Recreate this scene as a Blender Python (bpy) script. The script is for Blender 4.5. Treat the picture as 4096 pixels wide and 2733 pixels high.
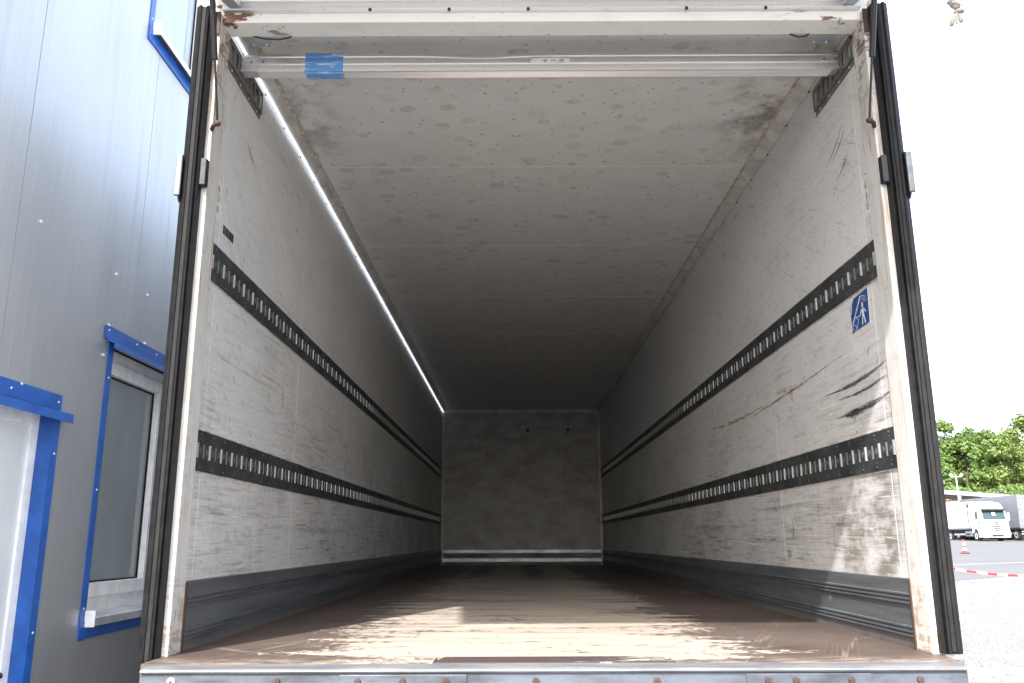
import bpy, bmesh, math, random
from mathutils import Vector, Matrix, noise as mnoise
R = math.radians
random.seed(7)
scene = bpy.context.scene
for o in list(bpy.data.objects): bpy.data.objects.remove(o)
col = scene.collection
Z0 = 1.17            # height of the load floor above the yard; all code below uses z = 0 at the load floor

# ------------------------------------------------------------------ camera, sky, sun, exposure
cam_d = bpy.data.cameras.new('camera'); cam = bpy.data.objects.new('camera', cam_d); col.objects.link(cam)
_r = Vector((0.99998892, 0.00300851, -0.00361984)); _u = Vector((0.0042123, -0.22885742, 0.97345084)); _f = Vector((-0.00210021, 0.97345531, 0.22886756))
cam.matrix_world = Matrix(((_r.x, _u.x, -_f.x, -0.110), (_r.y, _u.y, -_f.y, -2.7468), (_r.z, _u.z, -_f.z, 0.3544 + Z0), (0, 0, 0, 1)))
cam_d.sensor_fit = 'HORIZONTAL'; cam_d.sensor_width = 36.0; cam_d.lens = 36.0 * 3391.35 / 4096
cam_d.clip_start = 0.05; cam_d.clip_end = 2000
scene.camera = cam

SUN = Vector((0.378, 1.0, -1.07)).normalized()          # direction the sunlight travels
world = bpy.data.worlds.new('World'); scene.world = world; world.use_nodes = True
wn = world.node_tree; bg = wn.nodes['Background']
sky = wn.nodes.new('ShaderNodeTexSky'); sky.sky_type = 'NISHITA'; sky.sun_disc = False
sky.sun_elevation = math.asin(-SUN.z); sky.sun_rotation = math.atan2(-SUN.x, -SUN.y)
sky.air_density = 1.0; sky.dust_density = 4.0; sky.ozone_density = 1.0
veil = wn.nodes.new('ShaderNodeMix'); veil.data_type = 'RGBA'      # thin bright cloud over the whole sky
veil.inputs[0].default_value = 0.38; veil.inputs[7].default_value = (4.6, 4.75, 5.0, 1)
wn.links.new(sky.outputs[0], veil.inputs[6]); wn.links.new(veil.outputs[2], bg.inputs[0]); bg.inputs[1].default_value = 0.15
sun_d = bpy.data.lights.new('sun', 'SUN'); sun_d.energy = 2.0; sun_d.angle = R(0.9); sun_d.color = (1.0, 0.975, 0.94)
sun = bpy.data.objects.new('sun', sun_d); col.objects.link(sun); sun.location = (-4, -10, 14)
sun.rotation_euler = SUN.to_track_quat('-Z', 'Y').to_euler()
scene.view_settings.view_transform = 'Standard'; scene.view_settings.look = 'None'
scene.view_settings.gamma = 1.0; scene.view_settings.exposure = 2.3; scene.view_settings.use_curve_mapping = False
scene.render.engine = 'CYCLES'
scene.cycles.max_bounces = 8; scene.cycles.diffuse_bounces = 6; scene.cycles.glossy_bounces = 4
scene.cycles.transparent_max_bounces = 8; scene.cycles.sample_clamp_indirect = 6.0

# ------------------------------------------------------------------ node helpers
class G:
    def __init__(s, name, rough=0.5, metal=0.0, spec=0.5):
        s.m = bpy.data.materials.new(name); s.m.use_nodes = True; s.nt = s.m.node_tree
        s.b = s.nt.nodes['Principled BSDF']; s.out = s.nt.nodes['Material Output']
        s.set('Roughness', rough); s.set('Metallic', metal); s.set('Specular IOR Level', spec)
    def put(s, sock, v):
        if hasattr(v, 'is_output'): s.nt.links.new(v, sock)
        elif isinstance(v, (tuple, list)) and len(v) == 3 and sock.type == 'RGBA': sock.default_value = (*v, 1)
        else: sock.default_value = v
    def set(s, k, v): s.put(s.b.inputs[k], v); return s
    def node(s, t, ins, out=0, **props):
        n = s.nt.nodes.new(t)
        for k, v in props.items(): setattr(n, k, v)
        for k, v in ins.items(): s.put(n.inputs[k], v)
        return n.outputs[out]
    def math(s, op, a, b=0.0, c=None):
        d = {0: a, 1: b}
        if c is not None: d[2] = c
        return s.node('ShaderNodeMath', d, operation=op)
    def add(s, a, b): return s.math('ADD', a, b)
    def mul(s, a, b): return s.math('MULTIPLY', a, b)
    def sub(s, a, b): return s.math('SUBTRACT', a, b)
    def mx(s, a, b): return s.math('MAXIMUM', a, b)
    def mn(s, a, b): return s.math('MINIMUM', a, b)
    def ss(s, v, lo, hi, a=0.0, b=1.0):
        if lo > hi: lo, hi, a, b = hi, lo, b, a
        return s.node('ShaderNodeMapRange', {0: v, 1: lo, 2: hi, 3: a, 4: b}, interpolation_type='SMOOTHSTEP')
    def mix(s, f, a, b): return s.node('ShaderNodeMix', {0: f, 6: a, 7: b}, 2, data_type='RGBA')
    def xyz(s):
        if not hasattr(s, '_p'):
            g = s.nt.nodes.new('ShaderNodeNewGeometry'); sp = s.nt.nodes.new('ShaderNodeSeparateXYZ')
            s.nt.links.new(g.outputs['Position'], sp.inputs[0])
            s._p = (sp.outputs[0], sp.outputs[1], s.sub(sp.outputs[2], Z0))
        return s._p
    def obj(s):
        t = s.nt.nodes.new('ShaderNodeTexCoord'); return t.outputs['Object']
    def vec(s, x, y, z=0.0): return s.node('ShaderNodeCombineXYZ', {0: x, 1: y, 2: z})
    def noise(s, v, scale=1.0, detail=4.0, rough=0.55, dist=0.0):
        return s.node('ShaderNodeTexNoise', {'Vector': v, 'Scale': scale, 'Detail': detail, 'Roughness': rough, 'Distortion': dist})
    def vor(s, v, scale=1.0, out='Distance', rnd=1.0, dims='3D'):
        n = s.nt.nodes.new('ShaderNodeTexVoronoi'); n.voronoi_dimensions = dims
        s.put(n.inputs['Vector'], v); s.put(n.inputs['Scale'], scale); s.put(n.inputs['Randomness'], rnd)
        return n.outputs['Distance'], n.outputs['Color']
    def chan(s, c, i=0):
        n = s.nt.nodes.new('ShaderNodeSeparateColor'); s.put(n.inputs[0], c); return n.outputs[i]
    def bump(s, h, strength=0.3, dist=0.01):
        s.nt.links.new(s.node('ShaderNodeBump', {'Height': h, 'Strength': strength, 'Distance': dist}), s.b.inputs['Normal']); return s
    def dots(s, u, v, cell, rad, keep, seed=0.0, soft=0.4):
        """round marks: one per Voronoi cell, only the share `keep` of cells"""
        d, c = s.vor(s.vec(s.add(s.math('DIVIDE', u, cell), seed * 17.3), s.add(s.math('DIVIDE', v, cell), seed * 5.1)), 1.0, dims='2D')
        r = s.chan(c, 0); pick = s.math('LESS_THAN', r, keep)
        size = s.add(0.5, s.mul(s.chan(c, 1), 0.9))
        inten = s.add(0.25, s.mul(s.chan(c, 2), 0.75))
        k = rad / cell
        q = s.math('DIVIDE', d, size)
        return s.mul(s.mul(pick, inten), s.ss(q, k, k * (1 - soft)))
    def lines(s, u, v, ang, su, sv, width, seed=0.0, gate=0.55):
        """thin scratches along direction ang"""
        ca, sa = math.cos(ang), math.sin(ang)
        a = s.add(s.mul(u, ca), s.mul(v, sa)); b = s.sub(s.mul(v, ca), s.mul(u, sa))
        n = s.noise(s.vec(s.mul(a, su), s.mul(b, sv), seed), 1.0, 2.0, 0.5)
        l = s.ss(s.math('ABSOLUTE', s.sub(n, 0.5)), width, 0.0)
        g = s.noise(s.vec(s.mul(a, su * 2.2), s.mul(b, sv * .35), seed + 7.3), 1.0, 2.0, 0.6)
        return s.mul(l, s.ss(g, gate, gate + .08))
M = {}
def simple(name, colr, rough=.5, metal=0., spec=.5, var=.12, vs=8.0, bump=0.0, use_obj=False):
    g = G(name, rough, metal, spec)
    p = g.obj() if use_obj else g.vec(*g.xyz())
    n = g.noise(p, vs, 5.0, .6)
    d = tuple(c * (1 - 2.2 * var) for c in colr); l = tuple(min(1, c * (1 + 1.2 * var)) for c in colr)
    g.set('Base Color', g.mix(g.ss(n, .3, .7), d, l))
    g.set('Roughness', g.add(rough - .08, g.mul(n, .16)))
    if bump: g.bump(n, bump, .01)
    M[name] = g.m; return g.m

def wall_material(name, side):
    g = G(name, .42); x, y, z = g.xyz()
    low = g.ss(z, 1.75, .25, .30, 1.0)
    st = g.ss(g.noise(g.vec(g.mul(y, 3.2), g.mul(z, 44), side * 9), 1, 5, .7), .47, .70)
    st2 = g.ss(g.noise(g.vec(g.mul(y, 5), g.mul(z, 110), side * 3), 1, 4, .6), .5, .72)
    blot = g.ss(g.noise(g.vec(g.mul(y, 1.1), g.mul(z, 1.8), side * 5), 1, 5, .6), .36, .72)
    drip = g.ss(g.noise(g.vec(g.mul(y, 26), g.mul(z, 2.2), side), 1, 4, .7), .50, .76)
    fine = g.noise(g.vec(g.mul(y, 60), g.mul(z, 60), side), 1, 3, .6)
    dirt = g.mul(low, g.mn(1.0, g.add(g.add(g.mul(st, g.add(.18, g.mul(blot, .85))), g.mul(st2, .38)), g.add(g.mul(blot, .32), g.mul(drip, .28)))))
    if side > 0:    # brown soiling low down near the tail on this wall, and along the belt between the rails
        m = g.mul(g.ss(y, 1.15, .35), g.mul(g.ss(z, .80, .45), g.ss(y, .22, .36)))
        dirt = g.mn(1.0, g.add(dirt, g.mul(m, g.ss(g.noise(g.vec(g.mul(y, 5), g.mul(z, 9), 2), 1, 5, .62), .36, .66))))
    specks = g.dots(g.mul(y, .8), z, .10, .0055, .45, side * 2.0, .4)
    specks2 = g.dots(g.add(y, g.mul(z, .8)), g.sub(g.mul(z, .45), g.mul(y, .2)), .11, .008, .42, side * 4.0, .5)
    scr = g.mx(g.lines(y, z, .5 * side, 1.6, 55, .012, side * 1.0, .50), g.lines(y, z, -1.05 * side, 2.5, 60, .010, side * 11.0, .53))
    wht = g.mul(g.lines(y, z, .03, 1.2, 48, .022, side * 21.0, .50), low)
    rust = g.mul(g.dots(g.mul(y, .35), z, .30, .010, .10, side * 8.0, .8), .35)
    c = g.mix(g.mn(1.0, g.add(g.mul(dirt, .92), g.mul(low, .10))), (.645, .645, .635), (.20, .183, .165))
    c = g.mix(g.mul(scr, .7), c, (.20, .19, .19))
    c = g.mix(g.mn(1.0, g.add(g.mul(specks, .75), g.mul(specks2, .6))), c, (.06, .06, .065))
    c = g.mix(g.mul(wht, .75), c, (.80, .79, .77))
    c = g.mix(rust, c, (.40, .20, .08))
    g.set('Base Color', c); g.set('Roughness', g.add(.36, g.mul(dirt, .25)))
    g.bump(g.add(g.mul(fine, .3), g.sub(g.mul(wht, .6), scr)), .10, .004)
    M[name] = g.m
wall_material('wall_left', -1.0); wall_material('wall_right', 1.0)

def ceiling_material():
    g = G('ceiling', .30); x, y, z = g.xyz()
    a = g.dots(g.mul(x, .8), y, .17, .036, .55, 1.0, .25)
    b = g.dots(g.mul(x, .8), y, .21, .036, .36, 5.0, .3)
    c2 = g.dots(g.mul(x, .85), y, .13, .022, .30, 9.0, .4)
    wob = g.noise(g.vec(g.mul(x, 30), g.mul(y, 30), 0.), 1, 4, .65)
    spots = g.mul(g.mx(g.mx(a, b), c2), g.ss(wob, .30, .62))
    dash = g.dots(g.add(g.mul(x, 1.1), g.mul(y, .9)), g.sub(g.mul(y, 2.6), g.mul(x, 2.4)), .16, .017, .36, 14.0, .5)
    dash2 = g.dots(g.sub(x, g.mul(y, 1.2)), g.add(g.mul(y, 2.9), g.mul(x, 2.9)), .19, .016, .30, 24.0, .5)
    cloud = g.noise(g.vec(g.mul(x, 5), g.mul(y, 5), 0.), 1, 4, .65)
    ends = g.mul(g.mx(g.mul(g.ss(x, .78, 1.10), 1.0), g.mul(g.ss(x, -.86, -1.12), .8)), g.mul(g.ss(y, .55, .75), g.ss(y, 1.75, .9)))
    smudge = g.mul(ends, g.ss(cloud, .40, .66))
    haze = g.mul(g.ss(cloud, .35, .75), .16)
    prints = g.mul(g.math('GREATER_THAN', g.noise(g.vec(g.mul(x, 1.7), g.mul(y, 1.7), 40.), 1, 1, .5), .66),
                   g.ss(g.math('SINE', g.mul(x, 300)), .2, .6))
    prints = g.mul(prints, g.ss(g.math('SINE', g.mul(y, 210)), .2, .6))
    c = g.mix(haze, (.68, .677, .662), (.38, .368, .352))
    c = g.mix(g.mul(spots, .50), c, (.28, .265, .245))
    c = g.mix(g.mul(prints, .28), c, (.30, .285, .265))
    c = g.mix(g.mul(g.mx(dash, dash2), .75), c, (.10, .098, .095))
    c = g.mix(g.mul(smudge, .85), c, (.17, .145, .125))
    g.set('Base Color', c); g.set('Roughness', g.add(.19, g.mul(cloud, .12)))
    M['ceiling'] = g.m
ceiling_material()

def front_material():
    g = G('front_wall', .45); x, y, z = g.xyz()
    n = g.noise(g.vec(g.mul(x, 3), g.mul(z, 5), 0.), 1, 6, .65)
    st = g.noise(g.vec(g.mul(x, 4), g.mul(z, 40), 0.), 1, 4, .6)
    sp = g.dots(x, z, .14, .012, .4, 3., .5)
    wear = g.mul(g.dots(x, z, .06, .012, .3, 8., .5), g.mul(g.ss(z, .4, .8), g.ss(z, 1.5, 1.1)))
    c = g.mix(g.ss(n, .35, .7), (.40, .39, .37), (.24, .228, .21))
    c = g.mix(g.mul(g.ss(st, .55, .75), .5), c, (.26, .24, .22))
    c = g.mix(g.mul(sp, .6), c, (.12, .11, .11)); c = g.mix(g.mul(wear, .7), c, (.72, .72, .72))
    g.set('Base Color', c); M['front_wall'] = g.m
front_material()

def floor_material():
    g = G('floor_ply', .55, spec=.3); x, y, z = g.xyz()
    grain = g.noise(g.vec(g.mul(x, 1.3), g.mul(y, 8), 0.), 1, 6, .6)
    fine = g.noise(g.vec(g.mul(x, 3), g.mul(y, 60), 0.), 1, 4, .6)
    flake = g.noise(g.vec(g.mul(x, 13), g.mul(y, 11), 6.), 1, 6, .72)
    big = g.noise(g.vec(g.mul(x, 1.1), g.mul(y, 1.2), 3.), 1, 4, .6)
    ax = g.math('ABSOLUTE', g.add(x, .06))
    # worn lane down the middle; the brown film survives along the walls, at the tail edge and in lanes further in
    side = g.ss(ax, .35, 1.15)
    tail = g.mul(g.ss(y, .10, -.02), .25)
    strip = g.ss(g.math('SINE', g.mul(g.add(x, .05), 10.5)), -.1, .9)
    deep = g.mul(g.ss(y, 4.2, 8.0), g.add(.15, g.mul(strip, .85)))
    film = g.add(g.add(g.mul(side, .80), tail), g.mul(deep, .55))
    film = g.add(film, g.mul(g.sub(big, .5), .7)); film = g.add(film, g.mul(g.sub(grain, .5), 1.5))
    film = g.add(film, g.mul(g.sub(flake, .5), 1.3)); film = g.add(film, g.mul(g.sub(g.noise(g.vec(g.mul(x, 34), g.mul(y, 24), 11.), 1, 4, .7), .5), 1.0)); film = g.ss(film, .14, .40)
    sc = g.mx(g.lines(x, y, 1.2, .28, 17, .013, 1., .50), g.mx(g.lines(x, y, .62, .28, 19, .013, 5., .50), g.lines(x, y, 2.45, .30, 18, .012, 9., .52)))
    dk = g.mx(g.lines(x, y, 1.9, .8, 11, .014, 15., .54), g.lines(x, y, 0.02, .5, 7, .020, 19., .50))
    wood = g.mix(g.ss(grain, .35, .65), (.36, .315, .268), (.285, .245, .206))
    wood = g.mix(g.mul(g.ss(fine, .5, .7), .35), wood, (.30, .25, .21)); wood = g.mix(g.mul(g.ss(flake, .55, .75), .4), wood, (.25, .21, .18))
    brown = g.mix(g.ss(big, .3, .7), (.060, .044, .038), (.10, .077, .067))
    c = g.mix(film, wood, brown)
    c = g.mix(g.mul(g.mul(sc, film), .38), c, (.34, .285, .24))
    c = g.mix(g.mul(dk, .7), c, (.075, .060, .052))
    dust = g.mul(g.ss(y, .10, -.04), g.ss(g.noise(g.vec(g.mul(x, 9), g.mul(y, 30), 1.), 1, 5, .7), .42, .62))
    c = g.mix(g.mul(dust, .55), c, (.36, .29, .23))
    rust = g.mul(g.ss(y, -.04, -.07), g.ss(g.noise(g.vec(g.mul(x, 4), g.mul(y, 20), 8.), 1, 5, .7), .55, .66))
    c = g.mix(rust, c, (.34, .15, .05))
    g.set('Base Color', c); g.set('Roughness', g.sub(.68, g.mul(film, .18)))
    g.bump(g.sub(g.add(g.mul(grain, .5), g.mul(film, .6)), dk), .35, .003)
    M['floor_ply'] = g.m
floor_material()

def insert_material():
    g = G('floor_insert', .45); x, y, z = g.xyz()
    n = g.noise(g.vec(g.mul(x, 5), g.mul(y, 70), 0.), 1, 5, .7)
    sel = g.ss(x, -.1, .35, .0, .10)
    c = g.mix(g.ss(g.add(n, sel), .64, .68), (.060, .046, .044), (.70, .66, .58))
    g.set('Base Color', c); g.bump(n, .3, .002); M['floor_insert'] = g.m
insert_material()

def jamb_material():
    g = G('jamb_paint', .5); x, y, z = g.xyz()
    v = g.noise(g.vec(g.mul(x, 60), g.mul(y, 60), g.mul(z, 3)), 1, 5, .65)
    n = g.noise(g.vec(g.mul(x, 14), g.mul(y, 14), g.mul(z, 14)), 1, 6, .65)
    h = g.noise(g.vec(g.mul(x, 9), g.mul(y, 9), g.mul(z, 70)), 1, 4, .6)
    c = g.mix(g.mul(g.ss(n, .45, .75), .45), (.54, .535, .515), (.32, .30, .275))
    c = g.mix(g.mul(g.ss(v, .50, .66), .6), c, (.46, .36, .22))
    lowm = g.ss(z, .42, .02); topm = g.ss(z, 1.75, 2.25)
    peel = g.mul(g.mx(g.mul(lowm, .9), g.mul(topm, 1.0)), g.ss(g.add(n, g.mul(g.sub(h, .5), .6)), .50, .57))
    c = g.mix(g.mul(peel, .85), c, g.mix(topm, (.34, .25, .15), (.13, .062, .032)))
    sp = g.mul(g.dots(g.add(x, y), z, .07, .008, .25, 2., .5), .6)
    c = g.mix(sp, c, (.10, .09, .085))
    edge = g.mul(g.ss(z, .9, 1.9), g.ss(v, .56, .62)); c = g.mix(g.mul(edge, .7), c, (.30, .14, .05))
    g.set('Base Color', c); g.bump(g.add(g.mul(n, .4), g.mul(peel, -.6)), .25, .003); M['jamb_paint'] = g.m
jamb_material()

def header_material():
    g = G('header_paint', .38); x, y, z = g.xyz(); n = g.noise(g.vec(g.mul(x, 9), g.mul(y, 12), g.mul(z, 30)), 1, 6, .65)
    ax = g.math('ABSOLUTE', x)
    rust = g.mul(g.ss(ax, .86, 1.12), g.ss(n, .56, .60))
    c = g.mix(g.mul(g.ss(n, .5, .75), .3), (.78, .77, .74), (.55, .52, .48)); c = g.mix(rust, c, (.15, .075, .038))
    sp = g.dots(g.mul(x, 1.), g.add(y, z), .09, .006, .4, 3., .5); c = g.mix(g.mul(sp, .6), c, (.10, .10, .10))
    g.set('Base Color', c); M['header_paint'] = g.m
header_material()

def metal_material(name, a, b, rough, metal=.85, stretch=(3, 3, 3), spots=.25, rust=0.):
    g = G(name, rough, metal); x, y, z = g.xyz()
    n = g.noise(g.vec(g.mul(x, stretch[0]), g.mul(y, stretch[1]), g.mul(z, stretch[2])), 1, 6, .65)
    f = g.noise(g.vec(g.mul(x, 60), g.mul(y, 60), g.mul(z, 60)), 1, 4, .7)
    c = g.mix(g.ss(n, .35, .68), a, b); c = g.mix(g.mul(g.ss(f, .58, .70), spots), c, tuple(v * .35 for v in a))
    me = metal
    if rust:
        rm = g.ss(g.noise(g.vec(g.mul(x, 11), g.mul(y, 11), g.mul(z, 11)), 1, 6, .7), .66 - rust, .70 - rust)
        c = g.mix(rm, c, (.22, .10, .045)); g.set('Metallic', g.mul(g.sub(1., rm), metal))
    g.set('Base Color', c); g.set('Roughness', g.add(rough - .1, g.mul(n, .22))); g.bump(f, .05, .002)
    M[name] = g.m
metal_material('aluminium', (.80, .80, .80), (.66, .665, .675), .36, .9, (1.2, 30, 30), .25)
metal_material('aluminium_raw', (.76, .76, .765), (.62, .62, .63), .42, .9, (14, 14, 14), .2)
metal_material('galvanised', (.50, .53, .56), (.34, .37, .40), .42, .75, (5, 14, 14), .35)
metal_material('sill_steel', (.18, .19, .203), (.10, .107, .117), .5, .15, (4, 20, 30), .45, rust=.03)
metal_material('beam_steel', (.115, .135, .165), (.045, .050, .058), .5, .3, (3, 12, 12), .5)
metal_material('bracket_steel', (.20, .19, .18), (.13, .122, .113), .5, .4, (12, 12, 12), .5, rust=.05)
metal_material('rail_steel', (.062, .070, .071), (.030, .034, .035), .44, .3, (3, 7, 12), .35, rust=-.02)
metal_material('rail_lit_edge', (.86, .86, .85), (.70, .70, .69), .32, .6, (20, 20, 40), .3)  # slot edges turned to the light: the catch light is in this paler colour
metal_material('rail_dull', (.20, .215, .215), (.13, .14, .14), .42, .6, (20, 20, 20), .3)
metal_material('rail_shade_edge', (.44, .45, .45), (.30, .31, .31), .36, .7, (20, 20, 30), .3)  # same metal on edges turned away, with their shade in the darker colour
metal_material('rust_iron', (.080, .042, .028), (.045, .028, .022), .75, .1, (40, 40, 40), .4)
metal_material('strut_black', (.006, .006, .0065), (.010, .010, .011), .4, .1, (30, 30, 8), .1)
metal_material('strut_rod', (.20, .20, .21), (.10, .10, .10), .30, .9, (30, 30, 20), .3)
simple('rubber', (.008, .008, .009), .6, spec=.25, var=.25, vs=30)
simple('rubber_light', (.020, .0195, .019), .7, spec=.2, var=.15, vs=22)
simple('pad_black', (.011, .012, .014), .5, var=.2, vs=40)
simple('white_clean', (.80, .80, .78), .4, var=.04)
simple('seal_white', (.74, .73, .70), .45, var=.05, vs=20)
simple('trim_cream', (.56, .55, .52), .42, var=.12, vs=10)
simple('sealant_brown', (.50, .455, .40), .7, var=.20, vs=26, bump=.3)
simple('mark_black', (.030, .031, .034), .6, var=.2)
simple('label_white', (.66, .66, .665), .35, var=.10, vs=26)
simple('tape_rough', (.45, .44, .42), .6, var=.2)
simple('cable_black', (.012, .012, .012), .4, var=.1)
simple('sticker_blue', (.014, .070, .25), .35, var=.12, vs=60)
simple('sticker_white', (.62, .62, .62), .4, var=.15, vs=90)

def kick_material():
    g = G('kick_plate', .46, .1, .35); x, y, z = g.xyz()
    n = g.noise(g.vec(g.mul(y, 1.5), g.mul(z, 30), x), 1, 6, .65); f = g.noise(g.vec(g.mul(y, 12), g.mul(z, 12), x), 1, 5, .7)
    c = g.mix(g.ss(n, .35, .7), (.110, .119, .130), (.066, .072, .079))
    c = g.mix(g.mul(g.ss(f, .62, .74), .35), c, (.36, .37, .38))
    c = g.mix(g.mul(g.ss(z, .05, .0), g.ss(f, .4, .6)), c, (.15, .125, .10))
    g.set('Base Color', c); g.set('Roughness', g.add(.34, g.mul(f, .2))); M['kick_plate'] = g.m
kick_material()
def tape_material():
    g = G('tape_blue', .4); x, y, z = g.xyz()
    n = g.noise(g.vec(g.mul(x, 9), g.mul(y, 80), g.mul(z, 80)), 1, 5, .7)
    g.set('Base Color', g.mix(g.ss(n, .555, .60), (.085, .25, .56), (.56, .56, .55))); M['tape_blue'] = g.m
tape_material()
def scuff_material(name, colr, lo, hi, su=7., sv=60., alpha=.9):
    g = G(name, .5); x, y, z = g.xyz()
    uv = g.nt.nodes.new('ShaderNodeUVMap'); sp = g.nt.nodes.new('ShaderNodeSeparateXYZ'); g.nt.links.new(uv.outputs[0], sp.inputs[0])
    across = g.math('ABSOLUTE', g.sub(g.mul(sp.outputs[1], 2.0), 1.0)); along = g.math('ABSOLUTE', g.sub(g.mul(sp.outputs[0], 2.0), 1.0))
    n = g.noise(g.vec(g.mul(sp.outputs[0], su * 1.6), g.mul(sp.outputs[1], 5.0), g.add(g.mul(y, 3.0), x)), 1, 5, .7)
    n = g.add(n, g.mul(g.sub(g.noise(g.vec(g.mul(y, 40), g.mul(z, 40), x), 1, 4, .7), .5), .35))
    n = g.sub(g.add(n, .10), g.add(g.mul(g.math('POWER', across, 2.0), .28), g.mul(g.math('POWER', along, 3.0), .16)))
    tr = g.nt.nodes.new('ShaderNodeBsdfTransparent'); mxs = g.nt.nodes.new('ShaderNodeMixShader')
    g.set('Base Color', colr); g.put(mxs.inputs[0], g.mul(g.ss(n, lo, hi), alpha))
    g.nt.links.new(tr.outputs[0], mxs.inputs[1]); g.nt.links.new(g.b.outputs[0], mxs.inputs[2]); g.nt.links.new(mxs.outputs[0], g.out.inputs[0])
    M[name] = g.m
scuff_material('scuff_black', (.035, .037, .042), .32, .66, 6., 45., .80)
scuff_material('scuff_grey', (.17, .165, .16), .42, .80, 5., 70., .38)
scuff_material('scuff_yellow', (.46, .37, .07), .46, .72, 9., 50., .55)
scuff_material('scuff_brown', (.20, .15, .10), .42, .64, 9., 20., .6)
scuff_material('scuff_orange', (.42, .17, .06), .50, .64, 9., 40., .55)
scuff_material('stain_rust', (.24, .105, .035), .46, .56, 40., 22.)
def led_material():
    g = G('strip_light', .4); x, y, z = g.xyz()
    w = g.ss(g.math('SINE', g.add(g.mul(y, 210), g.mul(z, 500))), -1., .6, .75, 1.)
    g.set('Base Color', (.8, .8, .8)); g.set('Emission Color', (.80, .87, 1.0)); g.set('Emission Strength', g.mul(w, .45)); M['strip_light'] = g.m
led_material()
def panel_material():
    g = G('building_panel', .36, .55); x, y, z = g.xyz()
    ph = g.math('FRACT', g.math('DIVIDE', g.sub(y, .21), .0625))
    rib = g.ss(g.math('ABSOLUTE', g.sub(ph, .5)), .42, .5)
    n = g.noise(g.vec(g.mul(y, 3), g.mul(z, .9), 0.), 1, 4, .55)
    c = g.mix(g.ss(n, .3, .7), (.40, .415, .435), (.45, .465, .485)); c = g.mix(g.mul(rib, .16), c, (.62, .64, .67))
    run = g.ss(g.noise(g.vec(g.mul(y, 14), g.mul(z, .7), 3.), 1, 5, .65), .50, .75); c = g.mix(g.mul(run, .22), c, (.30, .31, .32))
    g.set('Base Color', c); g.set('Roughness', g.add(.28, g.add(g.mul(n, .1), g.mul(run, .12)))); g.bump(rib, .10, .003); M['building_panel'] = g.m
panel_material()
simple('blue_paint', (.016, .10, .40), .34, .0, var=.10, vs=14)
simple('pvc_white', (.86, .86, .87), .35, var=.06, vs=14)
simple('door_white', (.66, .69, .70), .35, var=.03, vs=3)
simple('alu_sill', (.62, .62, .63), .4, .6, var=.1)
simple('bitumen', (.10, .10, .105), .8, var=.2, vs=2)
def glass_material(name, colr, rough):
    g = G(name, rough, 0., .8); x, y, z = g.xyz(); n = g.noise(g.vec(g.mul(y, 3), g.mul(z, 1.3), 0.), 1, 3, .5)
    g.set('Base Color', g.mix(g.ss(n, .3, .7), colr, tuple(c * .8 for c in colr))); M[name] = g.m
glass_material('pane_frosted', (.30, .345, .36), .08); glass_material('pane_sky_tint', (.34, .40, .45), .06)  # upper pane: reflected sky is put into its pale base colour
def ground_materials():
    g = G('gravel', .9); x, y, z = g.xyz()
    d, c = g.vor(g.vec(x, y, 0.), 34.); n = g.noise(g.vec(x, y, 0.), .6, 6, .6); f = g.noise(g.vec(x, y, 0.), 9., 5, .7)
    cc = g.mix(g.chan(c, 0), (.105, .104, .102), (.205, .203, .20)); cc = g.mix(g.mul(g.ss(n, .5, .72), .5), cc, (.30, .285, .25))
    gr = g.mul(g.ss(n, .60, .68), g.ss(f, .56, .64)); cc = g.mix(g.mul(gr, .5), cc, (.17, .18, .08))
    g.set('Base Color', cc); g.bump(g.add(d, g.mul(f, .5)), .6, .02); M['gravel'] = g.m
    g = G('asphalt', .8); x, y, z = g.xyz()
    n = g.noise(g.vec(g.mul(x, .25), y, 0.), .5, 6, .6); f = g.noise(g.vec(x, y, 0.), 40., 4, .7)
    cc = g.mix(g.ss(n, .35, .65), (.085, .084, .083), (.105, .103, .102)); cc = g.mix(g.mul(g.ss(f, .5, .7), .3), cc, (.16, .16, .16))
    g.set('Base Color', cc); g.bump(f, .2, .01); M['asphalt'] = g.m
    g = G('pebble', .85); o = g.node('ShaderNodeNewGeometry', {}, 'Random Per Island'); g.set('Base Color', g.mix(o, (.20, .195, .19), (.56, .55, .53))); M['pebble'] = g.m
ground_materials()
for nm, c_, r_ in (('truck_white', (.60, .60, .61), .3), ('tarp_white', (.72, .715, .70), .5), ('tyre_black', (.022, .022, .023), .75), ('truck_dark', (.03, .031, .034), .45),
                   ('rim_grey', (.40, .40, .40), .4), ('windscreen', (.035, .06, .07), .06), ('lamp_glass', (.55, .58, .62), .1), ('trailer_grey', (.17, .18, .20), .45),
                   ('chrome', (.62, .63, .65), .2), ('cone_red', (.62, .045, .035), .45), ('cone_white', (.80, .79, .77), .45), ('tape_red', (.66, .05, .06), .45), ('pole_grey', (.46, .47, .48), .5),
                   ('container_red', (.55, .025, .02), .45), ('canopy_grey', (.40, .39, .385), .5), ('bark', (.10, .075, .055), .9), ('webbing', (.42, .39, .35), .8), ('wood_side', (.5, .47, .42), .6), ('line_paint', (.62, .62, .60), .6)):
    simple(nm, c_, r_, var=.09, vs=5, use_obj=True)
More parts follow.
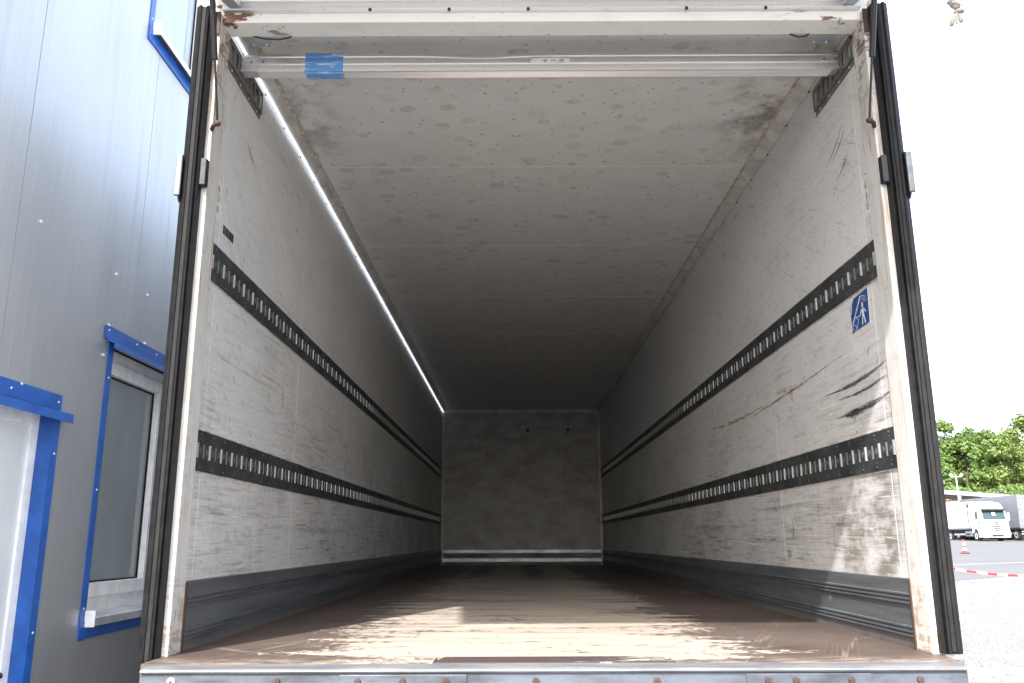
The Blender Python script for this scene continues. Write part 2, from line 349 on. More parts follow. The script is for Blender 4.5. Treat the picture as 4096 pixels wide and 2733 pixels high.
def leaf_material(name, a, b):
    g = G(name, .55); r = g.node('ShaderNodeNewGeometry', {}, 'Random Per Island')
    g.set('Base Color', g.mix(r, a, b)); g.set('Transmission Weight', 0.0)
    tl = g.nt.nodes.new('ShaderNodeBsdfTranslucent'); g.put(tl.inputs[0], g.mix(r, tuple(v * 1.5 for v in a), tuple(v * 1.5 for v in b)))
    ms = g.nt.nodes.new('ShaderNodeMixShader'); ms.inputs[0].default_value = .35
    g.nt.links.new(g.b.outputs[0], ms.inputs[1]); g.nt.links.new(tl.outputs[0], ms.inputs[2]); g.nt.links.new(ms.outputs[0], g.out.inputs[0]); M[name] = g.m
leaf_material('leaf_green', (.070, .125, .028), (.165, .245, .058)); leaf_material('leaf_yellow', (.080, .135, .027), (.185, .245, .056))

# ------------------------------------------------------------------ mesh helpers
ORG = {}                        # world origin of things and parts
def origin(o): return ORG.get(o.name, Vector((0, 0, 0))) if o else Vector((0, 0, 0))
class MB:
    """collects shapes; .build() links them as ONE mesh object. Points in load-floor coordinates unless local=True."""
    def __init__(s): s.v = []; s.f = []
    def raw(s, vs, fs):
        n = len(s.v); s.v += [tuple(v) for v in vs]; s.f += [tuple(i + n for i in f) for f in fs]; return s
    def box(s, x0, x1, y0, y1, z0, z1):
        return s.raw([(x0, y0, z0), (x1, y0, z0), (x1, y1, z0), (x0, y1, z0), (x0, y0, z1), (x1, y0, z1), (x1, y1, z1), (x0, y1, z1)],
                     [(3, 2, 1, 0), (4, 5, 6, 7), (0, 1, 5, 4), (1, 2, 6, 5), (2, 3, 7, 6), (3, 0, 4, 7)])
    def prism(s, pts, axis, a, b, segs=1):
        """closed outline pts (two coordinates) swept along axis from a to b"""
        n = len(pts); vs = []
        for k in range(segs + 1):
            t = a + (b - a) * k / segs
            for p, q in pts: vs.append({'x': (t, p, q), 'y': (p, t, q), 'z': (p, q, t)}[axis])
        fs = [tuple(range(n))[::-1], tuple(range(segs * n, segs * n + n))]
        for k in range(segs):
            for i in range(n):
                j = (i + 1) % n; fs.append((k * n + i, k * n + j, k * n + n + j, k * n + n + i))
        return s.raw(vs, fs)
    def tube(s, pts, rads, seg=10, cap=True):
        if not isinstance(rads, (list, tuple)): rads = [rads] * len(pts)
        P = [Vector(p) for p in pts]; vs = []; prev = None
        for i, p in enumerate(P):
            t = (P[min(i + 1, len(P) - 1)] - P[max(i - 1, 0)]).normalized()
            if prev is None:
                up = Vector((0, 0, 1)) if abs(t.z) < .9 else Vector((0, 1, 0)); e1 = t.cross(up).normalized()
            else: e1 = (prev - t * prev.dot(t)).normalized()
            prev = e1; e2 = t.cross(e1)
            for k in range(seg):
                a = 2 * math.pi * k / seg; vs.append(p + (e1 * math.cos(a) + e2 * math.sin(a)) * rads[i])
        fs = []
        for i in range(len(P) - 1):
            for k in range(seg):
                j = (k + 1) % seg; fs.append((i * seg + k, i * seg + j, (i + 1) * seg + j, (i + 1) * seg + k))
        if cap: fs += [tuple(range(seg))[::-1], tuple(range((len(P) - 1) * seg, len(P) * seg))]
        return s.raw(vs, fs)
    def cyl(s, p0, p1, r, seg=12): return s.tube([p0, p1], [r, r], seg)
    def dome(s, c, nrm, r, h, seg=8):
        c = Vector(c); n = Vector(nrm).normalized(); up = Vector((0, 0, 1)) if abs(n.z) < .9 else Vector((1, 0, 0))
        e1 = n.cross(up).normalized(); e2 = n.cross(e1); vs = []
        for rr, hh in ((1, 0), (.8, .6), (.35, .95)):
            for k in range(seg):
                a = 2 * math.pi * k / seg; vs.append(c + (e1 * math.cos(a) + e2 * math.sin(a)) * r * rr + n * h * hh)
        fs = [(i * seg + k, i * seg + (k + 1) % seg, (i + 1) * seg + (k + 1) % seg, (i + 1) * seg + k) for i in range(2) for k in range(seg)]
        fs.append(tuple(range(2 * seg, 3 * seg))); return s.raw(vs, fs)
    def ico(s, c, r, sub=1, sc=(1, 1, 1), jit=0.):
        bm = bmesh.new(); bmesh.ops.create_icosphere(bm, subdivisions=sub, radius=1)
        vs = [(c[0] + v.co.x * r * sc[0] * (1 + random.uniform(-jit, jit)), c[1] + v.co.y * r * sc[1] * (1 + random.uniform(-jit, jit)), c[2] + v.co.z * r * sc[2] * (1 + random.uniform(-jit, jit))) for v in bm.verts]
        fs = [tuple(v.index for v in f.verts) for f in bm.faces]; bm.free(); return s.raw(vs, fs)
    def mesh(s, name, off=Vector((0, 0, 0))):
        me = bpy.data.meshes.new(name); me.from_pydata([tuple(Vector(v) + off) for v in s.v], [], s.f); me.update()
        bm = bmesh.new(); bm.from_mesh(me); bmesh.ops.recalc_face_normals(bm, faces=bm.faces); bm.to_mesh(me); bm.free(); return me
    def build(s, name, mat, parent=None, local=False, bev=0., smooth=False, kind=None, label=None):
        off = Vector((0, 0, 0)) if local else Vector((0, 0, Z0)) - origin(parent)
        me = s.mesh(name, off); me.materials.append(M[mat] if isinstance(mat, str) else mat)
        o = bpy.data.objects.new(name, me); col.objects.link(o)
        if parent: o.parent = parent; ORG[o.name] = origin(parent)
        if smooth:
            for p in me.polygons: p.use_smooth = True
            if smooth == 'auto': me.set_sharp_from_angle(angle=R(35))
        if bev:
            b = o.modifiers.new('bevel', 'BEVEL'); b.width = bev; b.segments = 2; b.limit_method = 'ANGLE'; b.angle_limit = R(40)
        if kind: o['kind'] = kind
        if label: o['label'] = label
        return o
def tag(o, label, cat, group=None, kind=None):
    o['label'] = label; o['category'] = cat
    if group: o['group'] = group
    if kind: o['kind'] = kind
    return o
def thing(name, label, cat, loc, rz=0., group=None):
    o = bpy.data.objects.new(name, None); col.objects.link(o); o.empty_display_size = .2
    o.location = Vector(loc) + Vector((0, 0, Z0)); o.rotation_euler.z = rz; ORG[o.name] = o.location.copy()
    return tag(o, label, cat, group)
def inst(name, me, parent, loc):
    """an alike piece sharing mesh data; loc in load-floor coordinates"""
    o = bpy.data.objects.new(name, me); col.objects.link(o); o.parent = parent
    o.location = Vector(loc) + Vector((0, 0, Z0)) - origin(parent); return o
def text_shape(txt, size):
    cu = bpy.data.curves.new('t', 'FONT'); cu.body = txt; cu.size = size; cu.align_x = 'CENTER'; cu.align_y = 'CENTER'; cu.resolution_u = 3
    o = bpy.data.objects.new('t', cu); col.objects.link(o)
    me = bpy.data.meshes.new_from_object(o.evaluated_get(bpy.context.evaluated_depsgraph_get()))
    vs = [v.co.copy() for v in me.vertices]; fs = [tuple(p.vertices) for p in me.polygons]
    bpy.data.objects.remove(o); bpy.data.meshes.remove(me); bpy.data.curves.remove(cu); return vs, fs
def text_on(txt, size, o3, ex, ey): # lettering with its centre at o3, reading along ex, up along ey
    vs, fs = text_shape(txt, size); o3, ex, ey = Vector(o3), Vector(ex), Vector(ey)
    return MB().raw([o3 + ex * v.x + ey * v.y for v in vs], fs)

# ------------------------------------------------------------------ the yard
def gz(y): return -Z0 + .0215 * min(max(0., y - 11.), 69.)
def sheet(name, rows, mat, dz):
    m = MB()
    for (xa0, xb0, y0), (xa1, xb1, y1) in zip(rows, rows[1:]):
        m.raw([(xa0, y0, gz(y0) + dz), (xb0, y0, gz(y0) + dz), (xb1, y1, gz(y1) + dz), (xa1, y1, gz(y1) + dz)], [(0, 1, 2, 3)])
    o = m.build(name, mat); o['kind'] = 'structure'; return o
sheet('ground', [(-900, 900, -300), (-900, 900, 11), (-900, 900, 80), (-900, 900, 900)], 'gravel', 0.)
sheet('asphalt_yard', [(-4.5, -4.45, 11.4), (-4.5, 60, 57.8), (-4.5, 400, 58.2), (-4.5, 400, 80), (-4.5, 400, 118)], 'asphalt', .006)
m = MB()
def on_dir(dirx, d): return (-.11 + dirx * d, -2.747 + d)
xa, ya_ = on_dir(.47, 35.6); xb, yb_ = on_dir(.60, 38.5)
m.raw([(xa, ya_, gz(ya_) + .011), (xb, yb_, gz(yb_) + .011), (xb, yb_ + .12, gz(yb_ + .12) + .011), (xa, ya_ + .12, gz(ya_ + .12) + .011)], [(0, 1, 2, 3)])
o = m.build('painted_line', 'line_paint'); o['kind'] = 'structure'
# loose stones on the gravel
m = MB(); rr = random.Random(3)
for i in range(5200):
    d = 4.5 + 24 * rr.random() ** 1.3; dx = rr.uniform(.40, .72); x, y = on_dir(dx, d)
    if (x - 14) * .583 - (y - 24.7) * .812 < .15 or x < 1.7: continue
    r = rr.uniform(.012, .03); z = gz(y); a = rr.uniform(0, 6.3)
    vs = [(x + math.cos(a + k * 2.09) * r * rr.uniform(.7, 1.3), y + math.sin(a + k * 2.09) * r * rr.uniform(.7, 1.3), z - .004) for k in range(3)]
    vs += [(x + math.cos(a + k * 2.09 + .5) * r * .7, y + math.sin(a + k * 2.09 + .5) * r * .7, z + r * rr.uniform(.4, .8)) for k in range(3)]
    m.raw(vs, [(3, 4, 5), (0, 1, 4, 3), (1, 2, 5, 4), (2, 0, 3, 5)])
tag(m.build('gravel_stones', 'pebble', kind='stuff'), 'loose pale grey stones lying on the gravel yard', 'gravel', kind='stuff')

# ------------------------------------------------------------------ the truck body
T = thing('box_truck', 'white box truck body with open rear, its empty load space seen from the tail', 'truck', (0, 5.0, -Z0))
HW, LN, HT = 1.23, 10.47, 2.36
SEAMS = [.21, .30] + [.30 + 1.279 * k for k in range(1, 8)] + [LN]
for side, mt in ((-1, 'wall_left'), (1, 'wall_right')):
    for a, b in zip(SEAMS, SEAMS[1:]):
        x0, x1 = sorted((side * HW, side * (HW + .022)))
        MB().box(x0, x1, a + .0018, b - .0018, 0, HT + .02).build('wall_panel', mt, T)
    x0, x1 = sorted((side * (HW - .0004), side * (HW + .0215)))
    for y in SEAMS[1:-1]: MB().box(x0, x1, y - .0017, y + .0017, .22, HT).build('panel_joint', 'seal_white', T)
    x0, x1 = sorted((side * (HW + .024), side * (HW + .058)))
    MB().box(x0, x1, .14, LN + .06, -.12, HT + .10).build('outer_wall', 'white_clean', T)
    # kick plate with two groups of three ribs
    prof = [(0, 0), (.012, 0), (.012, .028)]
    for z in (.040, .054, .068): prof += [(.012, z - .005), (.019, z - .0025), (.019, z + .0025), (.012, z + .005)]
    for z in (.146, .160, .174): prof += [(.012, z - .005), (.019, z - .0025), (.019, z + .0025), (.012, z + .005)]
    prof += [(.012, .224), (0, .226)]
    MB().prism([(side * (HW - p), q) for p, q in prof], 'y', .213, LN - .02).build('kick_plate', 'kick_plate', T)
    x0, x1 = sorted((side * (HW - .021), side * (HW - .009)))
    MB().box(x0, x1, .203, .2125, -.001, .222).build('kick_plate_end', 'rust_iron', T)
    # cove strip under the ceiling edge, its sealant line and the dark screws
    c0, c1 = (side * (HW - .002), side * 1.172)
    MB().prism([(c0, HT - .030), (side * 1.205, HT - .024), (c1, HT - .006), (c1, HT + .004), (c0, HT + .004)], 'y', .215, LN - .005).build('cove_strip', 'trim_cream', T)
    x0, x1 = sorted((side * 1.1718, side * 1.158))
    MB().box(x0, x1, .30, LN - .1, HT - .005, HT + .003).build('sealant_line', 'sealant_brown', T)
    m = MB()
    for k in range(32): m.dome((side * (HW - .004), .40 + .32 * k, HT - .040), (-side, 0, -.3), .006, .005, 6)
    m.build('cove_screws', 'mark_black', T, kind='stuff')
# ceiling
for a, b in zip([.2135] + SEAMS[2:-1], SEAMS[2:]):
    MB().box(-1.20, 1.20, a + .0022, b - .0022, HT, HT + .02).build('ceiling_panel', 'ceiling', T)
for y in SEAMS[2:-1]: MB().box(-1.15, 1.15, y - .0021, y + .0021, HT - .001, HT + .019).build('ceiling_joint', 'seal_white', T)
MB().box(-1.288, 1.288, .14, LN + .06, HT + .03, HT + .10).build('roof_skin', 'white_clean', T)
# front wall
for a, b in ((-1.20, -.605), (-.605, .605), (.605, 1.20)):
    MB().box(a + .002, b - .002, LN, LN + .02, .226, HT + .02).build('front_panel', 'front_wall', T)
MB().box(-1.288, 1.288, LN + .022, LN + .058, -.12, HT + .02).build('front_skin', 'white_clean', T)
for s_ in (-1, 1):
    x0, x1 = sorted((s_ * 1.229, s_ * 1.198)); MB().box(x0, x1, LN - .012, LN + .02, 0, HT - .03).build('corner_trim', 'trim_cream', T)
MB().box(-1.197, 1.197, LN - .014, LN - .001, HT - .045, HT - .001).build('top_trim', 'trim_cream', T)
m = MB()
for k in range(9): m.dome((-1.12 + .28 * k, LN - .014, HT - .03), (0, -1, 0), .009, .006, 6)
for k in range(9):
    for s_ in (-1, 1): m.dome((s_ * 1.214, LN - .013, .25 + .245 * k), (0, -1, 0), .008, .006, 6)
m.build('front_screws', 'mark_black', T, kind='stuff')
for z0, z1, pr_ in ((.002, .040, .010), (.046, .100, .022), (.106, .168, .010), (.174, .2255, .018)):
    MB().box(-1.196, 1.196, LN - pr_, LN + .02, z0, z1).build('front_rub_strip', 'beam_steel' if pr_ == .010 else 'galvanised', T, bev=.003)
for x, z in ((.101, 2.035), (.728, 2.045)): MB().cyl((x, LN + .01, z), (x, LN - .004, z), .026, 10).build('wall_plug', 'mark_black', T)
# floor boards (cross joints), insert and tail sill
FJ = [-.065, 1.20, 2.33, 3.6, 4.85, 6.1, 7.35, 8.6, LN]
for i, (a, b) in enumerate(zip(FJ, FJ[1:])):
    if i == 0:
        bb = MB().box(-1.228, 1.228, .07, b - .003, -.022, 0).box(-1.228, -.357, a, .07, -.022, 0).box(.371, 1.228, a, .07, -.022, 0)
        bb.build('floor_board', 'floor_ply', T)
    else: MB().box(-1.228, 1.228, a + .003, b - .003, -.022, 0).build('floor_board', 'floor_ply', T)
MB().prism([(-.352, a), (.366, a), (.350, .067), (-.332, .067)], 'z', -.02, .001).build('floor_insert', 'floor_insert', T) if False else \
MB().prism([(-.355, -.065), (.369, -.065), (.348, .066), (-.330, .066)], 'z', -.02, .0015).build('floor_insert', 'floor_insert', T)
MB().box(-.3565, .3705, -.064, .069, -.03, -.014).build('insert_rebate', 'mark_black', T)
MB().box(-1.24, 1.24, .0, LN, -.06, -.0225).build('floor_underlay', 'wood_side', T)
MB().prism([(-.0655, -.001), (-.132, -.004), (-.142, -.007), (-.146, -.012), (-.142, -.017), (-.124, -.017), (-.124, -.06), (-.0655, -.06)], 'x', -1.196, 1.196).build('tail_sill', 'sill_steel', T)
MB().box(-1.235, 1.235, -.123, .0, -.13, -.0605).build('tail_beam', 'beam_steel', T)
MB().box(-1.20, 1.20, -.135, -.1245, -.098, -.0175).build('tail_beam_face', 'beam_steel', T, bev=.003)
for a, b in ((-.62, -.25), (.56, .92)): MB().box(a, b, -.1405, -.1352, -.1, -.0215).build('wear_plate', 'beam_steel', T, bev=.002)
for x in (-1.105, -.80, -.565, -.435, -.31, -.05, .30, .62, .70, .86, 1.06):
    yb = -.1408 if (-.62 < x < -.25 or .56 < x < .92) else -.1352
    b1 = MB().cyl((x, yb + .002, -.040), (x, yb - .008, -.040), .0125 if x < -1 else .0095, 12).build('beam_bolt', 'aluminium_raw' if x < -1 else 'rust_iron', T, bev=.0015)
    MB().cyl((x, yb - .006, -.040), (x, yb - .0088, -.040), .0045, 6).build('hex_socket', 'mark_black', b1)
MB().box(-1.2, 1.2, -.10, .1, -.32, -.131).build('rear_cross_member', 'beam_steel', T)
# rear frame: jambs, header
for s_ in (-1, 1):
    x0, x1 = sorted((s_ * 1.214, s_ * 1.252))
    MB().box(x0, x1, .10, .2095, -.0015, 2.31).build('door_jamb', 'jamb_paint', T, bev=.004)
    x0, x1 = sorted((s_ * 1.253, s_ * 1.290)); MB().box(x0, x1, .098, .20, -.4, 2.40).build('corner_post', 'white_clean', T, bev=.006)
    # ribbed rubber seal down the frame
    pr_ = [(1.236, .0995), (1.236, .070), (1.241, .064), (1.247, .070), (1.249, .058), (1.254, .055), (1.259, .061), (1.262, .066), (1.272, .066), (1.275, .058), (1.280, .055), (1.285, .060), (1.298, .070), (1.298, .0975), (1.292, .0975)]
    sl = MB().prism([(s_ * (p - .0015), q) for p, q in pr_], 'z', .004 if s_ > 0 else -.30, 2.315, 1).build('rubber_seal', 'rubber', T)
    x0, x1 = sorted((s_ * 1.2595, s_ * 1.2725)); MB().box(x0, x1, .0618, .0655, .01 if s_ > 0 else -.29, 2.31).build('seal_band', 'rubber_light', sl)
    # bump stop and latch keep
    x0, x1 = sorted((s_ * 1.2115, s_ * 1.2335))
    bp_ = MB().box(x0, x1, .068, .0985, 1.597, 1.700).build('bump_stop', 'pad_black', T, bev=.003)
    for z in (1.618, 1.679): MB().cyl((s_ * 1.2225, .070, z), (s_ * 1.2225, .0672, z), .006, 10).build('screw_recess', 'mark_black', bp_)
    x0, x1 = sorted((s_ * 1.298, s_ * 1.302))
    MB().prism([(.085, 1.545), (.072, 1.530), (.060, 1.540), (.052, 1.560), (.052, 1.690), (.058, 1.706), (.068, 1.712), (.085, 1.700)], 'x', s_ * 1.297, s_ * 1.301).build('latch_keep', 'beam_steel', T)
    x0, x1 = sorted((s_ * 1.290, s_ * 1.312)); MB().box(x0, x1, .046, .058, 1.548, 1.702).build('latch_lip', 'rail_dull', T, bev=.004)
    # gas strut
    bx = s_ * 1.181
    top = Vector((bx, -.16, 2.46)); bot = Vector((bx, .062, 1.832)); md = bot.lerp(top, .335)
    gs = MB().tube([md, top], .0103, 14).build('gas_strut', 'strut_black', T, smooth='auto')
    MB().tube([bot, md + (top - md) * .01], .0042, 10).build('strut_rod', 'strut_black', gs, smooth='auto')
    jn = MB().ico(bot, .012, 2).tube([bot, (bx + s_ * .02, .075, 1.830), (s_ * 1.214, .10, 1.828)], .008, 8)
    jn.build('ball_joint', 'rust_iron', gs, smooth=True)
    # flap hinge plate at the head of the jamb
    x0, x1 = sorted((s_ * 1.214, s_ * 1.251)); MB().box(x0, x1, .092, .0985, 2.215, 2.312).build('hinge_plate', 'rust_iron', T, bev=.002)
    MB().prism([(s_ * 1.205, .03), (s_ * 1.185, .09), (s_ * 1.14, .088), (s_ * 1.155, .02)], 'z', 2.325, 2.362).build('hinge_arm', 'galvanised', T, bev=.002)
    # bent plate and cable in the head corner
    cb = MB().prism([(s_ * 1.165, .215), (s_ * 1.05, .215), (s_ * 1.085, .31), (s_ * 1.165, .31)], 'z', 2.300, 2.304).build('corner_plate', 'galvanised', T)
    for dx, dy in ((1.15, .295), (1.10, .295)): MB().dome((s_ * dx, dy, 2.300), (0, 0, -1), .006, .005, 8).build('plate_rivet', 'aluminium_raw', cb)
    w = [(s_ * (1.14 if s_ < 0 else 1.055), .21, 2.285), (s_ * (1.08 if s_ < 0 else 1.035), .205, 2.268), (s_ * (1.02 if s_ < 0 else 1.005), .205, 2.264), (s_ * (.985 if s_ < 0 else .985), .205, 2.272), (s_ * .97, .21, 2.284)]
    MB().tube(w, .0033, 8).build('cable', 'cable_black', T, smooth=True)
MB().box(-1.245, 1.245, .115, .212, 2.279, 2.40).build('header', 'header_paint', T, bev=.004)
prof = [(.114, 2.318), (.094, 2.318), (.090, 2.322), (.090, 2.334), (.100, 2.337), (.104, 2.340), (.104, 2.352), (.098, 2.356), (.098, 2.362), (.114, 2.362)]
hp = MB().prism(prof, 'x', -1.21, 1.21).build('hinge_profile', 'aluminium', T)
for k in range(15): MB().dome((-1.16 + .166 * k, .104, 2.346), (0, -1, 0), .0048, .003, 8).build('profile_rivet', 'aluminium_raw', hp)
for k in range(8): MB().cyl((-.95 + .30 * k, .094, 2.3215), (-.95 + .30 * k, .094, 2.3135), .0065, 8).build('profile_screw', 'rust_iron' if k in (1, 2, 3, 5, 6) else 'aluminium_raw', hp)
# flap raised over the tail
FA = math.tan(R(8)); FL = 1.26
def fl(y, dz): return (y, 2.385 + (.05 - y) * FA + dz)
def slab(x0, x1, y0, y1, d0, d1):
    return MB().raw([(x0, *fl(y0, d0)), (x1, *fl(y0, d0)), (x1, *fl(y1, d0)), (x0, *fl(y1, d0)), (x0, *fl(y0, d1)), (x1, *fl(y0, d1)), (x1, *fl(y1, d1)), (x0, *fl(y1, d1))],
                    [(3, 2, 1, 0), (4, 5, 6, 7), (0, 1, 5, 4), (1, 2, 6, 5), (2, 3, 7, 6), (3, 0, 4, 7)])
ft = slab(-1.21, 1.21, -1.19, .085, 0, .03).build('top_flap', 'header_paint', T)
for s_ in (-1, 1):
    x0, x1 = sorted((s_ * 1.211, s_ * 1.255)); slab(x0, x1, -1.21, .085, -.02, .034).build('flap_edge', 'aluminium_raw', ft, bev=.003)
slab(-1.21, 1.21, -1.215, -1.1905, -.01, .034).build('flap_edge', 'aluminium_raw', ft, bev=.003)
MB().box(-1.21, 1.21, .106, .1145, 2.3622, 2.40).build('flap_hinge_leaf', 'white_clean', T)
# lashing rails
PIT = .124
def rail(side, zc):
    h = .072; xs = lambda d: side * (HW - d)
    m = MB()
    def bxx(d0, d1, y0, y1, z0, z1): x0, x1 = sorted((xs(d0), xs(d1))); m.box(x0, x1, y0, y1, z0, z1)
    bxx(.0008, .0055, .212, LN - .03, zc + .030, zc + h); bxx(.0008, .0055, .212, LN - .03, zc - h, zc - .030)
    n = int((LN - .4) / PIT); yv = .212
    for k in range(2 * n):
        yb = .240 + k * PIT / 2
        bxx(.0008, .0055, yv, yb - .009, zc - .030, zc + .030); yv = yb + (.008 if k % 2 == 0 else .012)
    bxx(.0008, .0055, yv, LN - .03, zc - .030, zc + .030)
    rl = m.build('lashing_rail', 'rail_steel', T)
    x0, x1 = sorted((xs(.0006), xs(-.002))); MB().box(x0, x1, .213, LN - .031, zc - .069, zc + .069).build('rail_back', 'mark_black', rl)  # black sheet paints in the shade inside the slots
    def proto(w, pr_, hh, mt):
        b = MB(); x0, x1 = sorted((-side * -.001, -side * pr_)); b.box(x0, x1, -w / 2, w / 2, -hh, hh); me = b.mesh('rail_bar'); me.materials.append(M[mt]); return me
    A = proto(.011, .0085, .026, 'rail_lit_edge'); B = proto(.008, .0062, .025, 'rail_shade_edge')
    dm = MB().cyl((side * .001, 0, 0), (-side * .0068, 0, 0), .0125, 12).mesh('rail_disc'); dm.materials.append(M['rail_dull'])
    fa, fb, fd, rv = MB(), MB(), MB(), MB()
    for k in range(2 * n):
        y = .240 + k * PIT / 2; bright = k % 2 == 0; yy = y if bright else y + .004
        if k < 60: inst('rail_bar', A if bright else B, rl, (side * HW, yy, zc))
        else:
            t_ = fa if bright else fb; x0, x1 = sorted((xs(0), xs(.0064 if bright else .0060))); t_.box(x0, x1, yy - .0045, yy + .0045, zc - .026, zc + .026)
        if k < 15: inst('rail_disc', dm, rl, (side * HW, y + PIT / 4 + .001, zc))
        elif k < 110: fd.cyl((xs(0), y + PIT / 4 + .001, zc), (xs(.0068), y + PIT / 4 + .001, zc), .0125, 8)
        if bright and k < 120:
            for sz in (-1, 1): rv.dome((xs(.0055), y + .035, zc + sz * .058), (-side, 0, 0), .0062, .004, 8); rv.dome((xs(.0055), y + .035, zc + sz * .043), (-side, 0, 0), .0040, .003, 6)
    fa.build('rail_bars_far', 'rail_lit_edge', rl, kind='stuff'); fb.build('rail_bars_far', 'rail_shade_edge', rl, kind='stuff')
    fd.build('rail_discs_far', 'rail_dull', rl, kind='stuff'); rv.build('rail_rivets', 'rail_steel', rl, kind='stuff', smooth=True)
    for sz in (-1, 1):
        x0, x1 = sorted((xs(.001), xs(.004))); MB().box(x0, x1, .212, LN - .03, zc + sz * .0745 - .002, zc + sz * .0745 + .002).build('rail_sealant', 'sealant_brown', rl)
for side in (-1, 1):
    for zc in (1.3655, .670): rail(side, zc)
# short slotted brackets that carry the load bar
for side in (-1, 1):
    m = MB(); y0, y1, z0, z1 = .235, .668, 2.168, 2.292; X = lambda d: side * (HW - d)
    def bb(d0, d1, a, b, c, e): x0, x1 = sorted((X(d0), X(d1))); m.box(x0, x1, a, b, c, e)
    bb(.008, .012, y0, y1, z0 + .028, z0 + .040); bb(.008, .012, y0, y1, z1 - .022, z1); ns = 8; st = (y1 - y0) / ns
    for k in range(ns + 1): a = y0 + k * st - .012; bb(.008, .012, max(y0, a), min(y1, a + .024), z0 + .040, z1 - .022)
    bb(.0005, .012, y0, y1, z0 + .022, z0 + .028); bb(.0005, .004, y0, y1, z0, z0 + .022); bb(.0005, .008, y0, y1, z1 - .004, z1)
    br = m.build('slotted_bracket', 'bracket_steel', T, bev=.001)
    for k in range(4): MB().dome((X(.004), y0 + .05 + .11 * k, z0 + .011), (-side, 0, 0), .005, .003, 8).build('bracket_screw', 'aluminium_raw', br)
# rope light in the left cove
MB().tube([(-1.219, .235 + (LN - .25) * k / 60, HT - .034 + .0015 * math.sin(k * 2.1)) for k in range(61)], .0058, 8).build('rope_light', 'strip_light', T, smooth=True, label='lit white rope light along the top of the wall')
# labels, barcode, sticker, pen marks
def wall_quad(side, pts, d=.0012): # pts as (y, z), thin plate proud of the wall
    m = MB(); n = len(pts); m.raw([(side * (HW - d), p, q) for p, q in pts] + [(side * (HW - .0002), p, q) for p, q in pts], [tuple(range(n)), tuple(range(n, 2 * n))[::-1]] + [(i, (i + 1) % n, n + (i + 1) % n, n + i) for i in range(n)]); return m
def wall_text(side, txt, size, y, z, d=.0018): return text_on(txt, size, (side * (HW - d), y, z), (0, -side, 0), (0, 0, 1))
for side in (-1, 1):
    lb = wall_quad(side, [(.222, 1.545), (.292, 1.54), (.296, 1.70), (.226, 1.70)]).build('number_label', 'label_white', T)
    for ch, z in zip('630', (1.662, 1.620, 1.578)): wall_text(side, ch, .036, .257, z).build('digit', 'mark_black', lb)
m = MB(); y = .335
rb = random.Random(5)
while y < .455:
    w = rb.choice((.0014, .0022, .0034)); m.box(-HW, -HW + .0014, y, y + w, 1.512, 1.548); y += w + rb.choice((.0024, .0036, .005))
m.build('barcode', 'mark_black', T)
st_ = wall_quad(1, [(.522, 1.262), (.334, 1.288), (.340, 1.148), (.512, 1.140)], .0010).build('safety_sticker', 'sticker_white', T, label='torn blue sticker with a white figure beside a rail')
wall_quad(1, [(.510, 1.240), (.470, 1.278), (.338, 1.284), (.344, 1.152), (.508, 1.145)], .0014).build('blue_field', 'sticker_blue', st_)
def poly(*pts, d=.0019): return wall_quad(1, pts, d)
def bar2(p, q, w, d=.0019):
    (a, b), (c, e) = p, q; l = math.hypot(c - a, e - b); nx, ny = -(e - b) / l * w / 2, (c - a) / l * w / 2
    return poly((a + nx, b + ny), (c + nx, e + ny), (c - nx, e - ny), (a - nx, b - ny), d=d)
fig = MB()
for q in (poly(*[(.394 + .0085 * math.cos(t * .8), 1.232 + .010 * math.sin(t * .8)) for t in range(8)]), poly((.384, 1.219), (.404, 1.219), (.402, 1.186), (.386, 1.186)),
          bar2((.403, 1.217), (.424, 1.196), .006), bar2((.385, 1.217), (.366, 1.198), .006), bar2((.400, 1.188), (.408, 1.158), .008), bar2((.388, 1.188), (.380, 1.158), .008)): fig.raw(q.v, q.f)
fig.build('figure', 'sticker_white', st_)
rg = MB()
for a, b, w in (((.405, 1.270), (.498, 1.180), .008), ((.498, 1.180), (.504, 1.158), .004), ((.492, 1.250), (.506, 1.222), .006), ((.474, 1.203), (.428, 1.194), .003), ((.470, 1.200), (.440, 1.186), .002), ((.440, 1.186), (.462, 1.150), .002), ((.495, 1.178), (.470, 1.168), .002), ((.470, 1.168), (.462, 1.150), .002), ((.462, 1.150), (.495, 1.155), .002), ((.400, 1.268), (.366, 1.262), .003)):
    q = bar2(a, b, w); rg.raw(q.v, q.f)
rg.build('rail_drawing', 'sticker_white', st_)
wall_text(1, 'Zugkraft', .0125, .376, 1.255, .0019).build('lettering', 'sticker_white', st_); wall_text(1, 'max. 250daN', .0105, .378, 1.243, .0019).build('lettering', 'sticker_white', st_)
wall_text(1, '21', .050, 1.505, .288).build('pen_number', 'mark_black', T)
